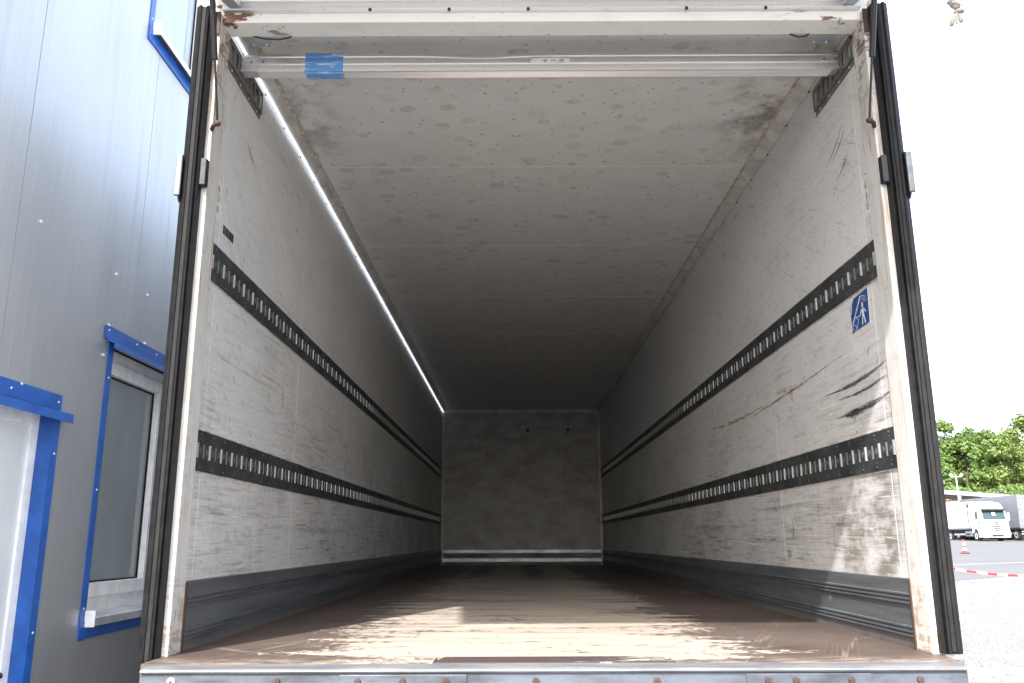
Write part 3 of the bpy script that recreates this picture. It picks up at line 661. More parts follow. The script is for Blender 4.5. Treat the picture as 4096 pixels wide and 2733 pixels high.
# scuffs and stains with a shape of their own
def smear(side, pts, mat, d=.0007, name='scuff_mark'): # pts (y, z, half width)
    m = MB(); n = len(pts); P = []
    for i, (y, z, w) in enumerate(pts):
        a, b = pts[max(i - 1, 0)], pts[min(i + 1, n - 1)]; dy, dz = b[0] - a[0], b[1] - a[1]; l = math.hypot(dy, dz) or 1
        P.append((y - dz / l * w, z + dy / l * w)); P.append((y + dz / l * w, z - dy / l * w))
    m.raw([(side * (HW - d), p, q) for p, q in P], [(2 * i, 2 * i + 1, 2 * i + 3, 2 * i + 2) for i in range(n - 1)])
    o = m.build(name, mat, T); uvl = o.data.uv_layers.new(name='UVMap')
    for lp in o.data.loops: i = lp.vertex_index; uvl.data[lp.index].uv = ((i // 2) / (n - 1), i % 2)
def curve(p0, p1, p2, w0, w1, w2, n=14):
    out = []
    for i in range(n + 1):
        t = i / n; f = lambda a, b, c: (1 - t) ** 2 * a + 2 * t * (1 - t) * b + t * t * c
        w = (w0 + (w1 - w0) * t * 2) if t < .5 else (w1 + (w2 - w1) * (t - .5) * 2); out.append((f(p0[0], p1[0], p2[0]), f(p0[1], p1[1], p2[1]), w))
    return out
smear(1, curve((.90, .958), (.50, .935), (.235, .985), .002, .012, .006), 'scuff_black')
smear(1, curve((.74, .918), (.45, .895), (.25, .935), .002, .009, .004), 'scuff_black', .0008)
smear(1, curve((.78, .845), (.48, .828), (.215, .872), .002, .018, .006), 'scuff_black', .0009)
smear(1, curve((.66, .84), (.58, .838), (.48, .842), .010, .022, .010), 'scuff_black', .0011)
for a, b, c in (((.62, 1.905), (.50, 1.93), (.42, 2.0)), ((.55, 1.90), (.46, 1.92), (.40, 1.97)), ((.52, 1.80), (.44, 1.82), (.38, 1.87))): smear(1, curve(a, b, c, .0008, .003, .001), 'mark_black')
smear(1, curve((1.60, 1.085), (1.4, 1.07), (1.05, 1.06), .010, .028, .004), 'scuff_yellow'); smear(1, curve((1.32, 1.07), (1.3, 1.03), (1.27, .99), .030, .034, .02), 'scuff_yellow', .001)
smear(1, curve((2.3, 1.02), (1.5, 1.04), (.55, 1.09), .004, .012, .003), 'scuff_brown', .0009); smear(1, curve((1.43, .455), (1.425, .40), (1.43, .345), .010, .016, .010), 'scuff_brown')
smear(1, curve((3.2, 1.10), (2.4, 1.03), (1.5, 1.06), .003, .020, .003), 'scuff_orange', .001); smear(1, curve((2.2, .52), (1.5, .50), (.9, .52), .006, .022, .006), 'scuff_grey')
smear(1, curve((2.6, .36), (1.9, .34), (1.2, .37), .006, .028, .006), 'scuff_grey', .0009); smear(1, curve((4.4, .45), (3.2, .42), (2.0, .44), .010, .04, .010), 'scuff_grey', .001)
smear(-1, curve((.24, 1.045), (.7, 1.03), (1.6, 1.05), .006, .010, .003), 'scuff_grey'); smear(-1, curve((.80, 1.075), (1.1, 1.085), (1.36, 1.075), .003, .009, .004), 'scuff_yellow', .0009)
smear(-1, curve((1.30, 1.09), (1.31, 1.03), (1.30, .95), .020, .024, .010), 'scuff_yellow', .001); smear(-1, curve((1.05, 1.03), (1.08, 1.0), (1.10, .96), .008, .012, .006), 'scuff_yellow', .0011)
for a, b, c in (((.215, .865), (.33, .80), (.74, .845)), ((.215, .90), (.36, .86), (.70, .87)), ((.22, .985), (.5, .95), (.7, .985))): smear(-1, curve(a, b, c, .0012, .0026, .0008), 'scuff_grey', .001)
smear(-1, curve((.56, 1.985), (.58, 1.955), (.66, 1.935), .002, .009, .001), 'scuff_black'); smear(-1, curve((.53, 2.0), (.57, 1.965), (.63, 1.945), .001, .003, .001), 'mark_black', .001)
smear(-1, curve((1.62, .43), (1.8, .45), (2.1, .43), .003, .009, .002), 'scuff_orange'); smear(-1, curve((1.66, .315), (1.9, .32), (2.2, .325), .003, .007, .002), 'scuff_orange', .0009)
smear(-1, curve((3.4, .43), (2.4, .40), (1.1, .43), .01, .03, .01), 'scuff_grey', .001)
# chassis and wheels under the body
for s_ in (-1, 1):
    x0, x1 = sorted((s_ * .38, s_ * .46)); MB().box(x0, x1, .1, 11.4, -.40, -.121).build('chassis_rail', 'truck_dark', T)
    for yw, gap in ((2.9, 0), (4.25, 0), (9.4, 0)):
        wx = s_ * 1.0; zc = gz(yw) + .49
        wh = MB().tube([(wx - .14, yw, zc), (wx - .12, yw, zc), (wx + .12, yw, zc), (wx + .14, yw, zc)], [.44, .49, .49, .44], 28).build('wheel', 'tyre_black', T, smooth='auto')
        MB().tube([(wx + s_ * .142, yw, zc), (wx + s_ * .10, yw, zc)], [.29, .12], 20).build('wheel_rim', 'rim_grey', wh)
for yw in (2.9, 4.25, 9.4): MB().cyl((-.95, yw, gz(yw) + .49), (.95, yw, gz(yw) + .49), .07).build('axle', 'truck_dark', T)
MB().box(-1.2, 1.2, 10.65, 12.6, -.55, 1.6).build('cab', 'white_clean', T, bev=.12)

# ------------------------------------------------------------------ the load bar resting in the brackets
B = thing('load_bar', 'dented aluminium load bar with a worn blue band, spanning the open tail', 'load bar', (0, .38, 2.18))
prof = [(.350, 2.212), (.350, 2.226), (.354, 2.229), (.354, 2.243), (.3495, 2.247), (.3495, 2.262), (.354, 2.266), (.354, 2.276), (.350, 2.280), (.350, 2.292), (.353, 2.295), (.404, 2.295), (.407, 2.292), (.407, 2.212)]
prof += [(.407 - .0035 * k, 2.2115 if k % 2 else 2.2095) for k in range(1, 16)]
m = MB(); m.prism(prof, 'x', -1.145, 1.185, 90)
for i, (x, y, z) in enumerate(m.v):   # the dent in the top edge, the pinched shoulder below it
    d = math.exp(-((x + .22) / .17) ** 2); e = math.exp(-((x + .10) / .09) ** 2)
    if z > 2.25: m.v[i] = (x, y + (.004 * d if y < .36 else 0), z - (.013 * d - .004 * e) * (z - 2.25) / .045)
m.build('beam', 'aluminium', B, smooth='auto')
MB().prism([(p + (.003 if p < .36 else -.003), q - .0035 if q > 2.25 else q + .004) for p, q in prof[:14]], 'x', -1.216, -1.1455).build('inner_end', 'aluminium_raw', B)
MB().prism([(p + (.003 if p < .36 else -.003), q - .0035 if q > 2.25 else q + .004) for p, q in prof[:14]], 'x', 1.1855, 1.2165).build('inner_end', 'aluminium_raw', B)
tp = [(p - .0009 if p < .36 else p + .0009, q + (.0009 if q > 2.29 else 0) - (.001 if q < 2.213 else 0)) for p, q in prof]
MB().prism(tp, 'x', -.955, -.80).build('blue_band', 'tape_blue', B)
lb = MB().box(-.035, .122, .3486, .3494, 2.243, 2.267).build('number_label', 'label_white', B)
for ch, x in zip('630', (.022, .056, .090)): text_on(ch, .025, (x, .3482, 2.255), (0, 0, 1), (-1, 0, 0)).build('digit', 'mark_black', lb)
for x, r in ((-1.125, .008), (-1.172, .006), (1.155, .008), (1.20, .006)):
    rv = MB().cyl((x, .355, 2.2545), (x, .3468, 2.2545), r, 12).build('rivet', 'galvanised', B, bev=.001); MB().cyl((x, .35, 2.2545), (x, .3462, 2.2545), r * .45, 8).build('rivet_bore', 'mark_black', rv)
for s_ in (-1, 1): MB().box(*sorted((s_ * 1.2165, s_ * 1.2178)), .36, .39, 2.215, 2.285).build('end_hook', 'bracket_steel', B, bev=.0003)

# ------------------------------------------------------------------ knotted pull strap hanging from the raised flap
S = thing('pull_strap', 'knotted grey webbing pull strap hanging loose against the white sky', 'strap', (1.215, -.50, 1.84))
zt = fl(-.50, 0)[1]
MB().tube([(1.203, -.50, zt), (1.202, -.50, 2.2), (1.198, -.50, 2.0), (1.203, -.502, 1.955), (1.208, -.505, 1.935), (1.214, -.510, 1.895)], [.006, .006, .007, .011, .012, .008], 10).build('strap_body', 'webbing', S, smooth=True)
for c_, r_, ax in (((1.208, -.506, 1.925), .011, .5), ((1.212, -.508, 1.908), .010, -.6), ((1.219, -.512, 1.882), .010, .1)):
    MB().tube([(c_[0] + r_ * math.cos(t * .5236), c_[1] + r_ * math.sin(t * .5236), c_[2] + ax * r_ * math.cos(t * .5236)) for t in range(13)], .0058, 8).build('knot_loop', 'webbing', S, smooth=True)
MB().tube([(1.220, -.512, 1.882), (1.221, -.512, 1.862), (1.222, -.512, 1.848)], [.006, .0065, .006], 8).build('strap_tail', 'webbing', S, smooth=True)
MB().tube([(1.214, -.512, 1.880), (1.202, -.506, 1.858), (1.196, -.502, 1.842)], [.007, .0068, .0062], 8).build('strap_tail', 'webbing', S, smooth=True)
MB().tube([(1.213, -.512, 1.872), (1.211, -.508, 1.853), (1.209, -.506, 1.845)], [.004, .0035, .003], 8).build('strap_tail', 'webbing', S, smooth=True)

# ------------------------------------------------------------------ the metal-clad building
BX = -1.95
BD = thing('industrial_building', 'silver grey metal panel building with blue window and door trim', 'building', (-5, 8, -Z0))
HOLES = [(1.045, 1.95, .03, 1.245), (1.105, 1.95, 2.905, 4.15), (-.42, .62, -Z0 - .1, .868)]
BTOP = 5.4
def minus(r, hs):
    out = [r]
    for (a, b, c, d) in hs:
        nw = []
        for (y0, y1, z0, z1) in out:
            if b <= y0 or a >= y1 or d <= z0 or c >= z1: nw.append((y0, y1, z0, z1)); continue
            if c > z0: nw.append((y0, y1, z0, c))
            if d < z1: nw.append((y0, y1, d, z1))
            zz0, zz1 = max(z0, c), min(z1, d)
            if a > y0: nw.append((y0, a, zz0, zz1))
            if b < y1: nw.append((b, y1, zz0, zz1))
        out = nw
    return out
ys = [-.9, -.79] + [.21 + k for k in range(0, 18)]
for a, b in zip(ys, ys[1:]):
    m = MB()
    for (y0, y1, z0, z1) in minus((a + .002, b - .002, -Z0, BTOP), HOLES): m.box(BX - .05, BX, y0, y1, z0, z1)
    m.build('wall_panel', 'building_panel', BD)
for y in ys[1:-1]:
    m = MB()
    for (y0, y1, z0, z1) in minus((y - .002, y + .002, -Z0, BTOP), HOLES): m.box(BX - .045, BX - .004, y0, y1, z0, z1)
    m.build('panel_joint', 'white_clean', BD)
m = MB()
for (y0, y1, z0, z1) in minus((-.88, 17.1, -Z0, BTOP), [(a - .02, b + .02, c - .02, d + .02) for a, b, c, d in HOLES]): m.box(BX - .25, BX - .052, y0, y1, z0, z1)
m.build('wall_core', 'bitumen', BD)
MB().box(-9, BX - .051, -.9, -.885, -Z0, BTOP).build('end_wall', 'building_panel', BD); MB().box(-9, -8.9, -.88, 17.1, -Z0, BTOP).build('back_wall', 'building_panel', BD)
MB().box(-9, BX - .051, 17.1, 17.2, -Z0, BTOP).build('end_wall', 'building_panel', BD); MB().box(-9.1, BX + .06, -1.0, 17.3, BTOP + .001, BTOP + .15).build('roof', 'bitumen', BD)
sm = MB().cyl((0, 0, 0), (.004, 0, 0), .010, 10).dome((.004, 0, 0), (1, 0, 0), .006, .007, 8).mesh('panel_screw'); sm.materials.append(M['aluminium_raw'])
for y, z in ((.351, 1.568), (.996, 1.561), (1.336, 1.560), (.36, .90 + .03), (.975, 1.312), (1.36, 1.316), (.955, 1.17), (-.3, 1.57), (2.0, 1.56)): inst('panel_screw', sm, BD, (BX, y, z))
def window(y0, y1, z0, z1, upper, lab):
    W = MB().box(BX - .13, BX - .072, y0 + .001, y0 + .07, z0 + .001, z1 - .001).box(BX - .13, BX - .072, y1 - .07, y1 - .001, z0 + .001, z1 - .001).box(BX - .13, BX - .072, y0 + .0705, y1 - .0705, z0 + .001, z0 + .085).box(BX - .13, BX - .072, y0 + .0705, y1 - .0705, z1 - .055, z1 - .001).build('window', 'pvc_white', BD, label=lab)
    a, b, c, d = y0 + .071, y1 - .071, z0 + .0855, z1 - .0555; s = .062; x0, x1 = BX - .12, BX - .060
    mid = 1.80 if not upper else b
    MB().box(x0, x1, a, a + s, c, d).box(x0, x1, mid - s, mid, c, d).box(x0, x1, a + s, mid - s, c, c + s).box(x0, x1, a + s, mid - s, d - s, d).build('sash', 'pvc_white', W, bev=.004)
    if mid < b: MB().box(x0, x1 - .01, mid + .002, b, c, d).build('side_panel', 'pvc_white', W)
    MB().box(BX - .112, BX - .096, a + s, mid - s, c + s, d - s).build('pane', 'pane_frosted' if not upper else 'pane_sky_tint', W)
    g_ = .0065
    MB().box(BX - .098, BX - .088, a + s, a + s + g_, c + s, d - s).box(BX - .098, BX - .088, mid - s - g_, mid - s, c + s, d - s).box(BX - .098, BX - .088, a + s + g_, mid - s - g_, c + s, c + s + g_).box(BX - .098, BX - .088, a + s + g_, mid - s - g_, d - s - g_, d - s).build('glazing_bead', 'rubber', W)
    # blue flashings round the opening (faces and reveals)
    MB().box(BX + .001, BX + .004, y0 - .048, y0 + .001, z0 - .08, z1 + .003).build('jamb_flashing', 'blue_paint', W)
    MB().box(BX - .070, BX + .001, y0 + .0005, y0 + .003, z0 - .02, z1).build('reveal_flashing', 'blue_paint', W)
    MB().box(BX - .070, BX + .001, y1 - .003, y1 - .0005, z0 - .02, z1).build('reveal_flashing', 'blue_paint' , W); MB().box(BX + .001, BX + .004, y1 - .001, y1 + .05, z0 - .08, z1).build('jamb_flashing', 'blue_paint', W)
    MB().box(BX + .0045, BX + .007, y0 - .047, y1 + .05, z0 - .075, z0 - .002).build('sill_flashing', 'blue_paint', W)
    if not upper:
        MB().box(BX + .0045, BX + .008, y0 - .10, y1 + .10, z1 + .004, z1 + .066).build('head_flashing', 'blue_paint', W)
        MB().prism([(BX + .0045, z1 + .0035), (BX + .045, z1 - .012), (BX + .047, z1 - .036), (BX + .043, z1 - .036), (BX + .041, z1 - .015), (BX + .0045, z1 - .002)], 'y', y0 - .075, y1 + .10).build('drip_cap', 'blue_paint', W)
    sp = MB().prism([(BX - .071, z0 + .022), (BX + .040, z0 + .012), (BX + .043, z0 + .009), (BX + .043, z0 - .024), (BX + .040, z0 - .024), (BX + .038, z0 + .006), (BX - .071, z0 + .012)], 'y', y0 + .006, y1 - .004).build('sill', 'alu_sill', W)
    MB().box(BX - .02, BX + .046, y0 - .006, y0 + .005, z0 - .028, z0 + .040).build('sill_end', 'pvc_white', sp, bev=.003)
    rm = MB().dome((0, 0, 0), (1, 0, 0), .0048, .003, 8).mesh('pop_rivet'); rm.materials.append(M['pvc_white'])
    for z in (z0 + .05, z0 + .55, z0 + 1.05): inst('pop_rivet', rm, W, (BX + .004, y0 - .022, z))
    if not upper:
        MB().box(BX - .0715, BX - .066, y1 - .40, y1 - .368, z0 + .036, z0 + .052).build('drain_cap', 'pvc_white', W, bev=.002)
        for y in (y0 - .07, y0 + .45, y0 + .22): inst('pop_rivet', rm, W, (BX + .008, y, z1 + .045))
window(1.045, 1.95, .03, 1.245, False, 'tall frosted window with blue flashing and silver sill'); window(1.105, 1.95, 2.905, 4.15, True, 'upper window with white frame and blue flashing')
D_ = MB().box(BX - .105, BX - .065, -.41, .565, -Z0 + .02, .80).build('door', 'door_white', BD, label='white service door in a bright blue frame')
MB().box(BX - .11, BX - .055, .5655, .6185, -Z0, .8555).box(BX - .11, BX - .055, -.4185, .565, .801, .8555).build('door_frame', 'pvc_white', D_, bev=.002)
MB().box(BX - .054, BX + .0008, .6165, .6192, -Z0, .858).build('door_reveal', 'blue_paint', D_); MB().box(BX + .001, BX + .004, .6155, .664, -Z0, .868).build('door_flashing', 'blue_paint', D_)
MB().box(BX - .054, BX + .0008, -.4192, .616, .8562, .859).build('door_reveal', 'blue_paint', D_)
MB().box(BX + .001, BX + .005, -.5, .655, .874, .935).build('head_flashing', 'blue_paint', D_)
MB().prism([(BX + .001, .8735), (BX + .040, .862), (BX + .042, .826), (BX + .039, .826), (BX + .037, .858), (BX + .001, .869)], 'y', -.5, .692).build('drip_cap', 'blue_paint', D_)
rm = MB().dome((0, 0, 0), (1, 0, 0), .0048, .003, 8).mesh('pop_rivet'); rm.materials.append(M['pvc_white'])
for y, z in ((.643, .70), (.643, .02), (.63, .905), (.30, .905)): inst('pop_rivet', rm, D_, (BX + (.004 if z < .8 else .005), y, z))
hd = MB().box(BX - .065, BX - .058, .46, .515, -.24, .0).build('handle_plate', 'strut_black', D_, bev=.003)
MB().tube([(BX - .06, .487, -.11), (BX - .012, .487, -.11), (BX - .006, .478, -.11), (BX - .006, .36, -.11)], [.011, .011, .011, .010], 10).build('door_handle', 'strut_black', hd, smooth=True)

# ------------------------------------------------------------------ background: cone, barrier, vehicles, lights, canopy, trees
def base(dirx, d, dz=0.): x, y = on_dir(dirx, d); return (x, y, gz(y) + dz)
def copy_tree(o, parent=None):
    c = o.copy(); col.objects.link(c); c.parent = parent
    for ch in o.children: copy_tree(ch, c)
    return c
C_ = thing('traffic_cone', 'red and white banded traffic cone standing alone on the asphalt', 'traffic cone', base(.5146, 48.4, .008))
def lathe(name, prof, mat, par, seg=20): return MB().tube([(0, 0, z) for r, z in prof], [r for r, z in prof], seg).build(name, mat, par, local=True, smooth='auto')
MB().prism([(-.2, -.16), (-.16, -.2), (.16, -.2), (.2, -.16), (.2, .16), (.16, .2), (-.16, .2), (-.2, .16)], 'z', 0, .04).build('base', 'rubber', C_, local=True, bev=.008)
def cr(z): return .145 - (z - .04) * .165
zs = [.0405, .17, .30, .43, .58, .70]
for i, (a, b) in enumerate(zip(zs, zs[1:])): lathe('band', [(cr(a), a), (cr(b), b)], 'cone_red' if i % 2 == 0 else 'cone_white', C_)
lathe('cone_tip', [(cr(.70), .7005), (cr(.70) * .9, .74), (.02, .755)], 'cone_red', C_)
# twisted red and white barrier tape between two stands
RP = thing('barrier_tape', 'red and white twisted barrier tape sagging above the asphalt edge', 'barrier tape', base(.455, 26))
dirs = [.455 + (.665 - .455) * k / 90 for k in range(91)]
def rope_z(dx): return .354 - 26 * (.0220 + .0187 * (1 - ((dx - .585) / .13) ** 2))
P = [(*on_dir(dx, 26), rope_z(dx)) for dx in dirs]
for k in range(0, 90, 5):
    seg = P[k:k + 6]; m = MB(); vs = []; n = 0; st = []
    for i in range(len(seg) - 1):
        for t in range(4):
            f = t / 4; st.append(Vector(seg[i]).lerp(Vector(seg[i + 1]), f))
    st.append(Vector(seg[-1])); a0 = k * 4
    vs = []
    for i, p in enumerate(st):
        an = (a0 + i) * .75; w = Vector((math.cos(an) * .25, math.cos(an) * .35, math.sin(an))).normalized() * .034; q = Vector((.5, .5, 0)).normalized().cross(w).normalized() * .008
        vs += [p + w + q, p - w + q, p - w - q, p + w - q]
    fs = [(4 * i + a, 4 * i + (a + 1) % 4, 4 * i + 4 + (a + 1) % 4, 4 * i + 4 + a) for i in range(len(st) - 1) for a in range(4)] + [(0, 1, 2, 3), (4 * len(st) - 4, 4 * len(st) - 3, 4 * len(st) - 2, 4 * len(st) - 1)]
    m.raw(vs, fs).build('tape_section', 'tape_red' if (k // 5) % 2 else 'cone_white', RP)
for dx in (.455, .665):
    x, y = on_dir(dx, 26); q = MB().cyl((x, y, gz(y)), (x, y, rope_z(dx) + .05), .03, 10); q.tube([(x, y, gz(y) + .006), (x, y, gz(y) + .05), (x, y, gz(y) + .07)], [.2, .19, .05], 14); q.build('barrier_stand', 'cone_red', RP)
# parked trucks: local x right, y back (front faces -y), z up
def wheel(par, x, y, r=.50, w=.30, out=-1):
    wh = MB().tube([(x - w / 2, y, r), (x - w / 2 + .03, y, r), (x + w / 2 - .03, y, r), (x + w / 2, y, r)], [r * .88, r, r, r * .88], 24).build('wheel', 'tyre_black', par, local=True, smooth='auto')
    MB().tube([(x + out * (w / 2 + .004), y, r), (x + out * (w / 2 - .05), y, r), (x + out * (w / 2 - .055), y, r)], [r * .58, r * .45, r * .12], 20).build('rim', 'rim_grey', wh, local=True)
    MB().cyl((x + out * (w / 2 - .06), y, r), (x + out * (w / 2 + .02), y, r), r * .2, 12).build('hub', 'truck_dark', wh, local=True)
TX = thing('tarpaulin_truck', 'white curtain side truck with a tall cab and round star emblem, parked on the asphalt', 'truck', base(.5545, 75.6, .008))
TX.scale = (.92, .92, .90)
prof = [(0, .32), (0, .95), (.03, 1.55), (.10, 1.98), (.16, 2.05), (.42, 2.95), (.62, 3.10), (1.0, 3.55), (1.45, 3.72), (2.05, 3.75), (2.12, 3.6), (2.12, .75), (1.85, .75), (1.82, .95), (1.70, 1.12), (1.48, 1.18), (1.26, 1.12), (1.12, .95), (1.06, .72), (1.0, .32)]
cabm = MB().prism([(p, q) for p, q in prof], 'x', -1.24, 1.24).build('cab', 'truck_white', TX, local=True, bev=.07, smooth='auto')
ws = MB().raw([(-1.06, .158 - .03, 2.08), (1.06, .128, 2.08), (1.03, .415 - .03, 2.92), (-1.03, .385, 2.92), (-1.06, .24, 2.08), (1.06, .24, 2.08), (1.03, .50, 2.92), (-1.03, .50, 2.92)], [(0, 1, 2, 3), (7, 6, 5, 4), (0, 4, 5, 1), (1, 5, 6, 2), (2, 6, 7, 3), (3, 7, 4, 0)]).build('windscreen', 'windscreen', TX, local=True)
MB().raw([(-.18, .165, 2.45), (.12, .165, 2.45), (.12, .245, 2.72), (-.18, .245, 2.72), (-.18, .175, 2.45), (.12, .175, 2.45), (.12, .255, 2.72), (-.18, .255, 2.72)], [(0, 1, 2, 3), (4, 5, 6, 7)]).build('notice_card', 'cone_white', ws, local=True)
MB().prism([(.08, 2.90), (.06, 3.02), (.30, 3.10), (.46, 3.02)], 'x', -1.12, 1.12).build('sun_visor', 'truck_dark', TX, local=True, bev=.02)
for s_ in (-1, 1):
    x0, x1 = sorted((s_ * 1.243, s_ * 1.248)); MB().prism([(.50, 2.10), (.66, 2.82), (1.25, 2.82), (1.25, 2.10)], 'x', x0, x1).build('side_window', 'windscreen', TX, local=True)
    mir = MB().box(*sorted((s_ * 1.30, s_ * 1.52)), .22, .36, 1.95, 2.75).build('mirror', 'truck_white', TX, local=True, bev=.06)
    MB().box(*sorted((s_ * 1.24, s_ * 1.31)), .27, .33, 2.68, 2.72).box(*sorted((s_ * 1.24, s_ * 1.31)), .27, .33, 2.0, 2.04).build('mirror_arm', 'truck_dark', mir, local=True)
    MB().raw([(s_ * 1.20, -.025, .98), (s_ * .72, -.025, .86), (s_ * .76, -.025, 1.02), (s_ * 1.18, -.025, 1.26), (s_ * 1.20, .05, .98), (s_ * .72, .05, .86), (s_ * .76, .05, 1.02), (s_ * 1.18, .05, 1.26)], [(0, 1, 2, 3), (7, 6, 5, 4), (0, 4, 5, 1), (1, 5, 6, 2), (2, 6, 7, 3), (3, 7, 4, 0)]).build('headlight', 'lamp_glass', TX, local=True)
    MB().box(*sorted((s_ * 1.16, s_ * .84)), -.045, .02, .48, .62).build('fog_light', 'truck_dark', TX, local=True, bev=.02)
    MB().box(*sorted((s_ * 1.246, s_ * 1.252)), .62, .80, 1.70, 1.80).build('door_handle', 'truck_dark', TX, local=True)
gr = MB().prism([(-.02, .90), (-.035, 1.70), (.05, 1.74), (.05, .88)], 'x', -.70, .70).build('grille', 'truck_white', TX, local=True, bev=.02)
for k, z in enumerate((.98, 1.14, 1.30, 1.46)):
    w = .52 + .04 * k
    MB().raw([(-w, -.045, z + .10), (0, -.062, z), (w, -.045, z + .10), (w, -.045, z + .18), (0, -.062, z + .08), (-w, -.045, z + .18), (-w, .0, z + .10), (0, .0, z), (w, .0, z + .10), (w, .0, z + .18), (0, .0, z + .08), (-w, .0, z + .18)],
             [(0, 1, 4, 5), (1, 2, 3, 4), (0, 6, 7, 1), (1, 7, 8, 2), (2, 8, 9, 3), (3, 9, 10, 4), (4, 10, 11, 5), (5, 11, 6, 0)]).build('grille_bar', 'truck_dark', gr, local=True)
em = MB(); em.tube([(.215 * math.cos(t * .3142), -.085, 1.68 + .215 * math.sin(t * .3142)) for t in range(21)], .026, 6, cap=False)
for k in range(3):
    a = math.pi / 2 + k * 2.0944; tip = (.205 * math.cos(a), .205 * math.sin(a))
    l, r_ = (.035 * math.cos(a + 1.05), .035 * math.sin(a + 1.05)), (.035 * math.cos(a - 1.05), .035 * math.sin(a - 1.05))
    em.raw([(0, -.10, 1.68), (l[0], -.088, 1.68 + l[1]), (tip[0], -.09, 1.68 + tip[1]), (r_[0], -.088, 1.68 + r_[1])], [(0, 1, 2), (0, 2, 3)])
em.build('star_emblem', 'chrome', gr, local=True); MB().cyl((0, -.05, 1.68), (0, -.083, 1.68), .21, 20).build('emblem_plate', 'truck_dark', gr, local=True)
MB().prism([(-.05, .34), (-.07, .66), (.0, .70), (.04, .34)], 'x', -1.23, 1.23).build('bumper', 'truck_white', TX, local=True, bev=.03)
MB().prism([(-.6, .44), (-.5, .64), (.5, .64), (.6, .44)], 'y', -.085, .02).build('air_intake', 'truck_dark', TX, local=True)
bx_ = MB().box(-1.25, 1.25, 2.45, 9.9, 1.28, 3.82).build('cargo_box', 'tarp_white', TX, local=True, bev=.04)
MB().box(-1.27, 1.27, 2.43, 9.92, 3.74, 3.84).build('roof_rail', 'tarp_white', bx_, local=True, bev=.02); MB().box(-1.275, -1.255, 2.44, 2.58, 1.25, 3.76).build('corner_pillar', 'truck_dark', bx_, local=True)
MB().box(-1.275, -1.24, 2.2, 2.42, 3.30, 3.62).build('air_deflector', 'truck_dark', TX, local=True, bev=.03)
for k in range(9): MB().box(-1.268, -1.255, 2.9 + k * .8, 2.95 + k * .8, 1.22, 1.62).build('curtain_strap', 'trailer_grey', bx_, local=True)
MB().box(-1.262, 1.262, 2.46, 9.88, 1.16, 1.276).build('load_sill', 'trailer_grey', bx_, local=True)
for s_ in (-1, 1):
    wheel(TX, s_ * 1.07, 1.48, out=s_); wheel(TX, s_ * 1.0, 6.6, out=s_); wheel(TX, s_ * 1.0, 7.97, out=s_)
    MB().box(*sorted((s_ * 1.22, s_ * 1.18)), 2.6, 5.6, .62, .74).build('side_guard', 'truck_white', TX, local=True); MB().box(*sorted((s_ * 1.22, s_ * .7)), 2.2, 3.5, .45, .98).build('fuel_tank', 'trailer_grey', TX, local=True, bev=.05)
MB().box(-.45, .45, .9, 9.7, .72, 1.15).build('chassis', 'truck_dark', TX, local=True)
# white trailer behind the cab and grey trailer beside it
def trailer(nm, lab, loc, mt, y1, grp=None):
    t = thing(nm, lab, 'trailer', loc); b = MB().box(-1.27, 1.27, 0, y1, 1.12, 4.0).build('body', mt, t, local=True, bev=.03)
    MB().box(-1.29, 1.29, -.02, .10, 1.10, 4.02).box(-1.18, 1.18, -.03, .11, 1.2, 3.92).build('front_frame', mt, b, local=True)
    MB().box(-1.26, 1.26, .0, y1, .98, 1.115).build('side_rail', 'truck_dark', b, local=True); MB().box(-.5, .5, .3, y1 - .3, .72, .975).build('chassis', 'truck_dark', t, local=True)
    for s_ in (-1, 1):
        for yw in (y1 * .6, y1 * .6 + 1.35, y1 * .6 + 2.7, .9): wheel(t, s_ * 1.05, yw, out=s_)
        MB().box(*sorted((s_ * 1.2, s_ * 1.16)), 1.7, y1 * .52, .5, .9).build('side_guard', 'truck_white', t, local=True)
    for z in (.55, .75): MB().box(-1.2, 1.2, -.04, .04, z, z + .09).build('front_bar', 'pole_grey', t, local=True)
    return t
trailer('white_trailer', 'plain white trailer standing behind the cab of the tarpaulin truck', base(.5635, 86, .008), 'tarp_white', 9.)
trailer('grey_trailer', 'grey box trailer parked beside the white cab', base(.5983, 77, .008), 'trailer_grey', 10.)
# light mast, street lamp, canopy, container
LM = thing('light_mast', 'pale mast with two floodlights on a crossbar behind the parked truck', 'light mast', base(.5150, 90, .008)); hm = 6.75 - (gz(on_dir(.515, 90)[1]))
MB().tube([(0, 0, 0), (0, 0, hm)], [.09, .06], 12).build('mast', 'pole_grey', LM, local=True, smooth='auto'); MB().box(-.62, .62, -.05, .05, hm - .05, hm + .03).build('crossbar', 'pole_grey', LM, local=True)
for s_ in (-1, 1): MB().ico((s_ * .56, -.05, hm + .15), .17, 2, (1.1, .8, .8)).build('floodlight', 'cone_white', LM, local=True, smooth=True)
SL = thing('street_lamp', 'dark curved neck street lamp against the trees', 'street lamp', base(.5505, 104, .008)); hs = 6.0 - gz(on_dir(.5505, 104)[1])
MB().tube([(0, 0, 0), (0, 0, hs - .9), (.15, 0, hs - .35), (.55, 0, hs - .05), (1.1, 0, hs + .1), (1.5, 0, hs - .02)], [.10, .08, .07, .06, .06, .10], 10).build('post', 'truck_dark', SL, local=True, smooth=True)
MB().ico((1.6, 0, hs - .12), .32, 2, (1.2, .7, .5)).build('lamp_head', 'truck_dark', SL, local=True, smooth=True)
CN = thing('open_canopy', 'long grey canopy roof on posts at the far side of the yard', 'canopy', base(.47, 92, .006))
a, b = Vector((*on_dir(.44, 87), 5.4)), Vector((*on_dir(.66, 122), 5.4)); n_ = Vector((-(b - a).y, (b - a).x, 0)).normalized() * 6
